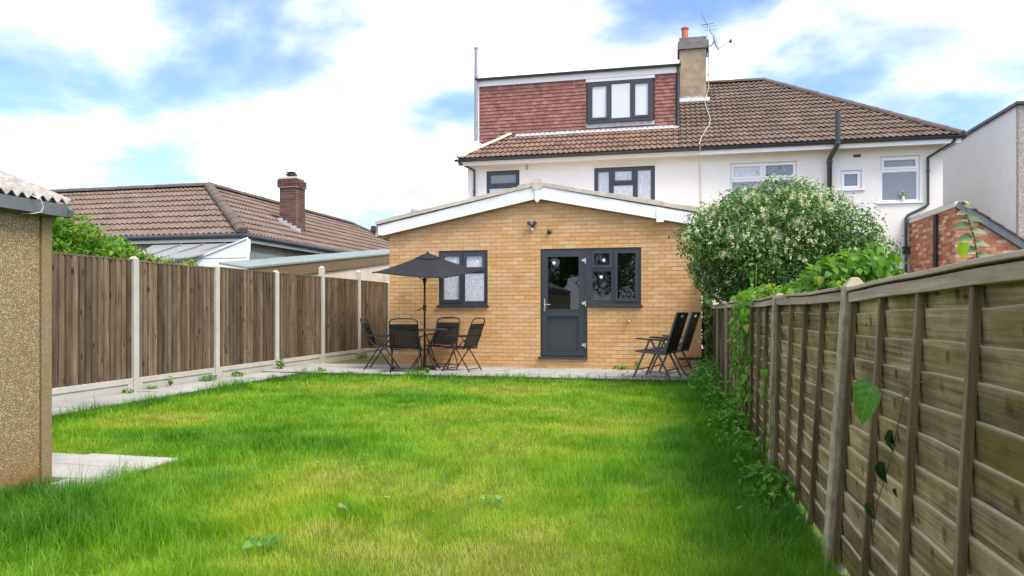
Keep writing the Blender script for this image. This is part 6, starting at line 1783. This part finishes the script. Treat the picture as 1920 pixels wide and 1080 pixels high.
# trees behind the photographer: seen only as reflections in the glass
def tree(label, x, y, h, r, seed):
    t = thing("garden_tree", label, "tree", (x, y, -0.1), "trees behind the photographer")
    mb = MB().tube([(x, y, -0.15), (x + 0.05, y, h * 0.3), (x - 0.05, y, h * 0.55), (x, y, h * 0.8)], [0.16, 0.12, 0.09, 0.04], 8)
    cl = clumps_on((x, y, h * 0.72), (r, r, h * 0.30), 30, r * 0.33, seed)
    for c in cl[::3]:
        mb.tube([(x, y, h * 0.42), (x + (c[0] - x) * 0.5, y + (c[1] - y) * 0.5, h * 0.42 + (c[2] - h * 0.42) * 0.6), c[:3]], [0.06, 0.04, 0.015], 6)
    mb.build("trunk", M["bark"], t, smooth=True)
    leaf_cloud("crown", M["leaf_bush"], t, cl, 9000, 0.15, seed, shell=0.3)
tree("slender tree behind the photographer, reflected in the grey door's glass", -5.4, -8.2, 4.9, 1.7, 61)
tree("bushy tree behind the photographer, reflected in the right window's glass", -2.7, -9.0, 5.4, 2.6, 62)

# ------------------------------------------------------------------ lawn blades
def build_grass():
    rs = np.random.RandomState(77)
    c12, s12 = math.cos(R(12.7217)), math.sin(R(12.7217))
    X, Y = [], []
    def seed_area(n, d0, d1):
        d = np.sqrt(rs.rand(n) * (d1 * d1 - d0 * d0) + d0 * d0)
        q = (rs.rand(n) * 2 - 1) * 0.80
        r = d * q
        X.append(r * c12 - d * s12); Y.append(r * s12 + d * c12)
    seed_area(150000, 2.3, 4.6)
    seed_area(150000, 4.6, 7.2)
    seed_area(120000, 7.2, 9.8)
    seed_area(100000, 9.8, 13.2)
    n = 26000
    X.append(rs.rand(n) * 7.3 - 6.6); Y.append(rs.rand(n) * 14.6 - 3.0)
    x = np.concatenate(X); y = np.concatenate(Y)
    edge = 0.05 * (vnoise(x, y, 5.0, 8) - 0.5) * 2
    ok = (x > -6.60 + edge) & (x < 0.72) & (y > -3) & (y < 11.66 + edge)
    ok &= ~((x < SX + 0.02) & (y < 4.08))                                            # shed
    ok &= ~((x < -3.79 + edge) & (y > 4.11 - edge) & (y < 4.80 + edge))              # paved step
    ok &= ~((x < -3.78 + edge) & (y > 3.90) & (y < 4.2) & (x < -3.82))
    # the corner of the lawn is rounded off where path and patio meet
    ok &= ~((x < -5.7) & (y > 10.75) & (np.hypot(x + 5.7, y - 10.75) > 0.92))
    x, y = x[ok], y[ok]; n = len(x)
    d = -x * s12 + y * c12
    # tall along the fence, shed and edges; thin and yellow in patches
    n1 = vnoise(x, y, 0.55, 1); n2 = vnoise(x, y, 1.6, 2); n3 = vnoise(x, y, 4.5, 4)
    near_edge = np.exp(-((0.74 - x) / 0.75) ** 2) + np.exp(-((y - 11.6) / 0.40) ** 2) + 0.8 * np.exp(-(((x - SX) / 0.5) ** 2)) * (y < 4.4) + 0.9 * np.exp(-((x + 6.55) / 0.35) ** 2) + 0.7 * np.exp(-(((x + 3.4) ** 2) / 1.1 + ((y - 3.3) ** 2) / 0.9)) + 0.55 * np.exp(-(((x + 3.3) ** 2) / 1.0 + ((y - 5.5) ** 2) / 0.25))
    dry = 0.03 + 0.36 * n1 + 0.34 * n2 + 0.24 * n3
    for bx, by, ra, rb, a in ((-4.6, 9.7, 1.6, 0.8, 0.26), (-2.8, 10.2, 1.8, 0.6, 0.22), (-5.2, 6.6, 0.9, 0.5, 0.24), (-1.2, 3.3, 0.7, 0.5, 0.14), (-0.55, 3.1, 0.6, 0.4, 0.14), (-2.2, 4.4, 0.7, 0.5, 0.16), (-1.6, 5.6, 1.0, 0.7, 0.10), (-0.5, 6.5, 0.5, 1.0, 0.12), (-1.85, 3.45, 0.22, 0.16, 0.30), (-3.5, 7.6, 1.2, 0.8, 0.12)):
        dry += a * np.exp(-(((x - bx) / ra) ** 2 + ((y - by) / rb) ** 2))
    dry -= 0.42 * np.clip(near_edge, 0, 1.1)  # darker green too: shade beside fence and shed put into the blade colour
    dryb = np.clip(dry + rs.normal(size=n) * 0.085 + (rs.rand(n) < 0.035) * rs.rand(n) * 0.5, 0, 1)
    lush = np.clip(1.05 - 1.15 * dry, 0.25, 1.2)
    tuft = vnoise(x, y, 7.0, 5)
    h = (0.028 + 0.044 * lush * (0.45 + 0.9 * tuft)) * (0.55 + 0.75 * rs.rand(n))
    h *= 1 + 0.55 * np.clip(near_edge, 0, 1)
    h *= np.where(rs.rand(n) < 0.05, 1.7, 1.0)
    h *= 1 + 0.75 * np.clip((vnoise(x, y, 2.3, 9) - 0.62) * 5, 0, 1)
    w = np.maximum(0.0018, d * 0.00046) * (0.7 + 0.6 * rs.rand(n))
    az = rs.rand(n) * 2 * np.pi
    # tufts lean together
    lean_az = vnoise(x, y, 3.0, 6) * 4 * np.pi
    az = np.where(rs.rand(n) < 0.45, lean_az + rs.normal(size=n) * 0.5, az)
    lean = (0.15 + 0.75 * rs.rand(n) ** 1.5) * h
    fa = az + np.pi / 2 + rs.normal(size=n) * 0.5
    bx, by = np.cos(fa) * w * 0.5, np.sin(fa) * w * 0.5
    lx, ly = np.cos(az) * lean, np.sin(az) * lean
    z0 = lawn_z(x, y) - 0.018
    v = np.empty((n, 5, 3), np.float32)
    v[:, 0] = np.stack([x - bx, y - by, z0], 1); v[:, 1] = np.stack([x + bx, y + by, z0], 1)
    v[:, 2] = np.stack([x - bx * 0.85 + lx * 0.38, y - by * 0.85 + ly * 0.38, z0 + h * 0.62], 1); v[:, 3] = np.stack([x + bx * 0.85 + lx * 0.38, y + by * 0.85 + ly * 0.38, z0 + h * 0.62], 1)
    v[:, 4] = np.stack([x + lx * 1.25, y + ly * 1.25, z0 + h * (1.0 - 0.12 * lean / h)], 1)
    idx = np.arange(n, dtype=np.int32)[:, None] * 5
    tri = np.concatenate([idx + np.array([0, 1, 3]), idx + np.array([0, 3, 2]), idx + np.array([2, 3, 4])])
    me = np_mesh("lawn_grass", v.reshape(-1, 3), tri, M["grass"], {"dry": np.repeat(dryb, 5)})
    o = bpy.data.objects.new("lawn_grass", me)
    link(o, None, (0, 0, 0))
    tag(o, "bright green lawn grass with yellowed patches filling the garden", "grass", None, "stuff")
build_grass()
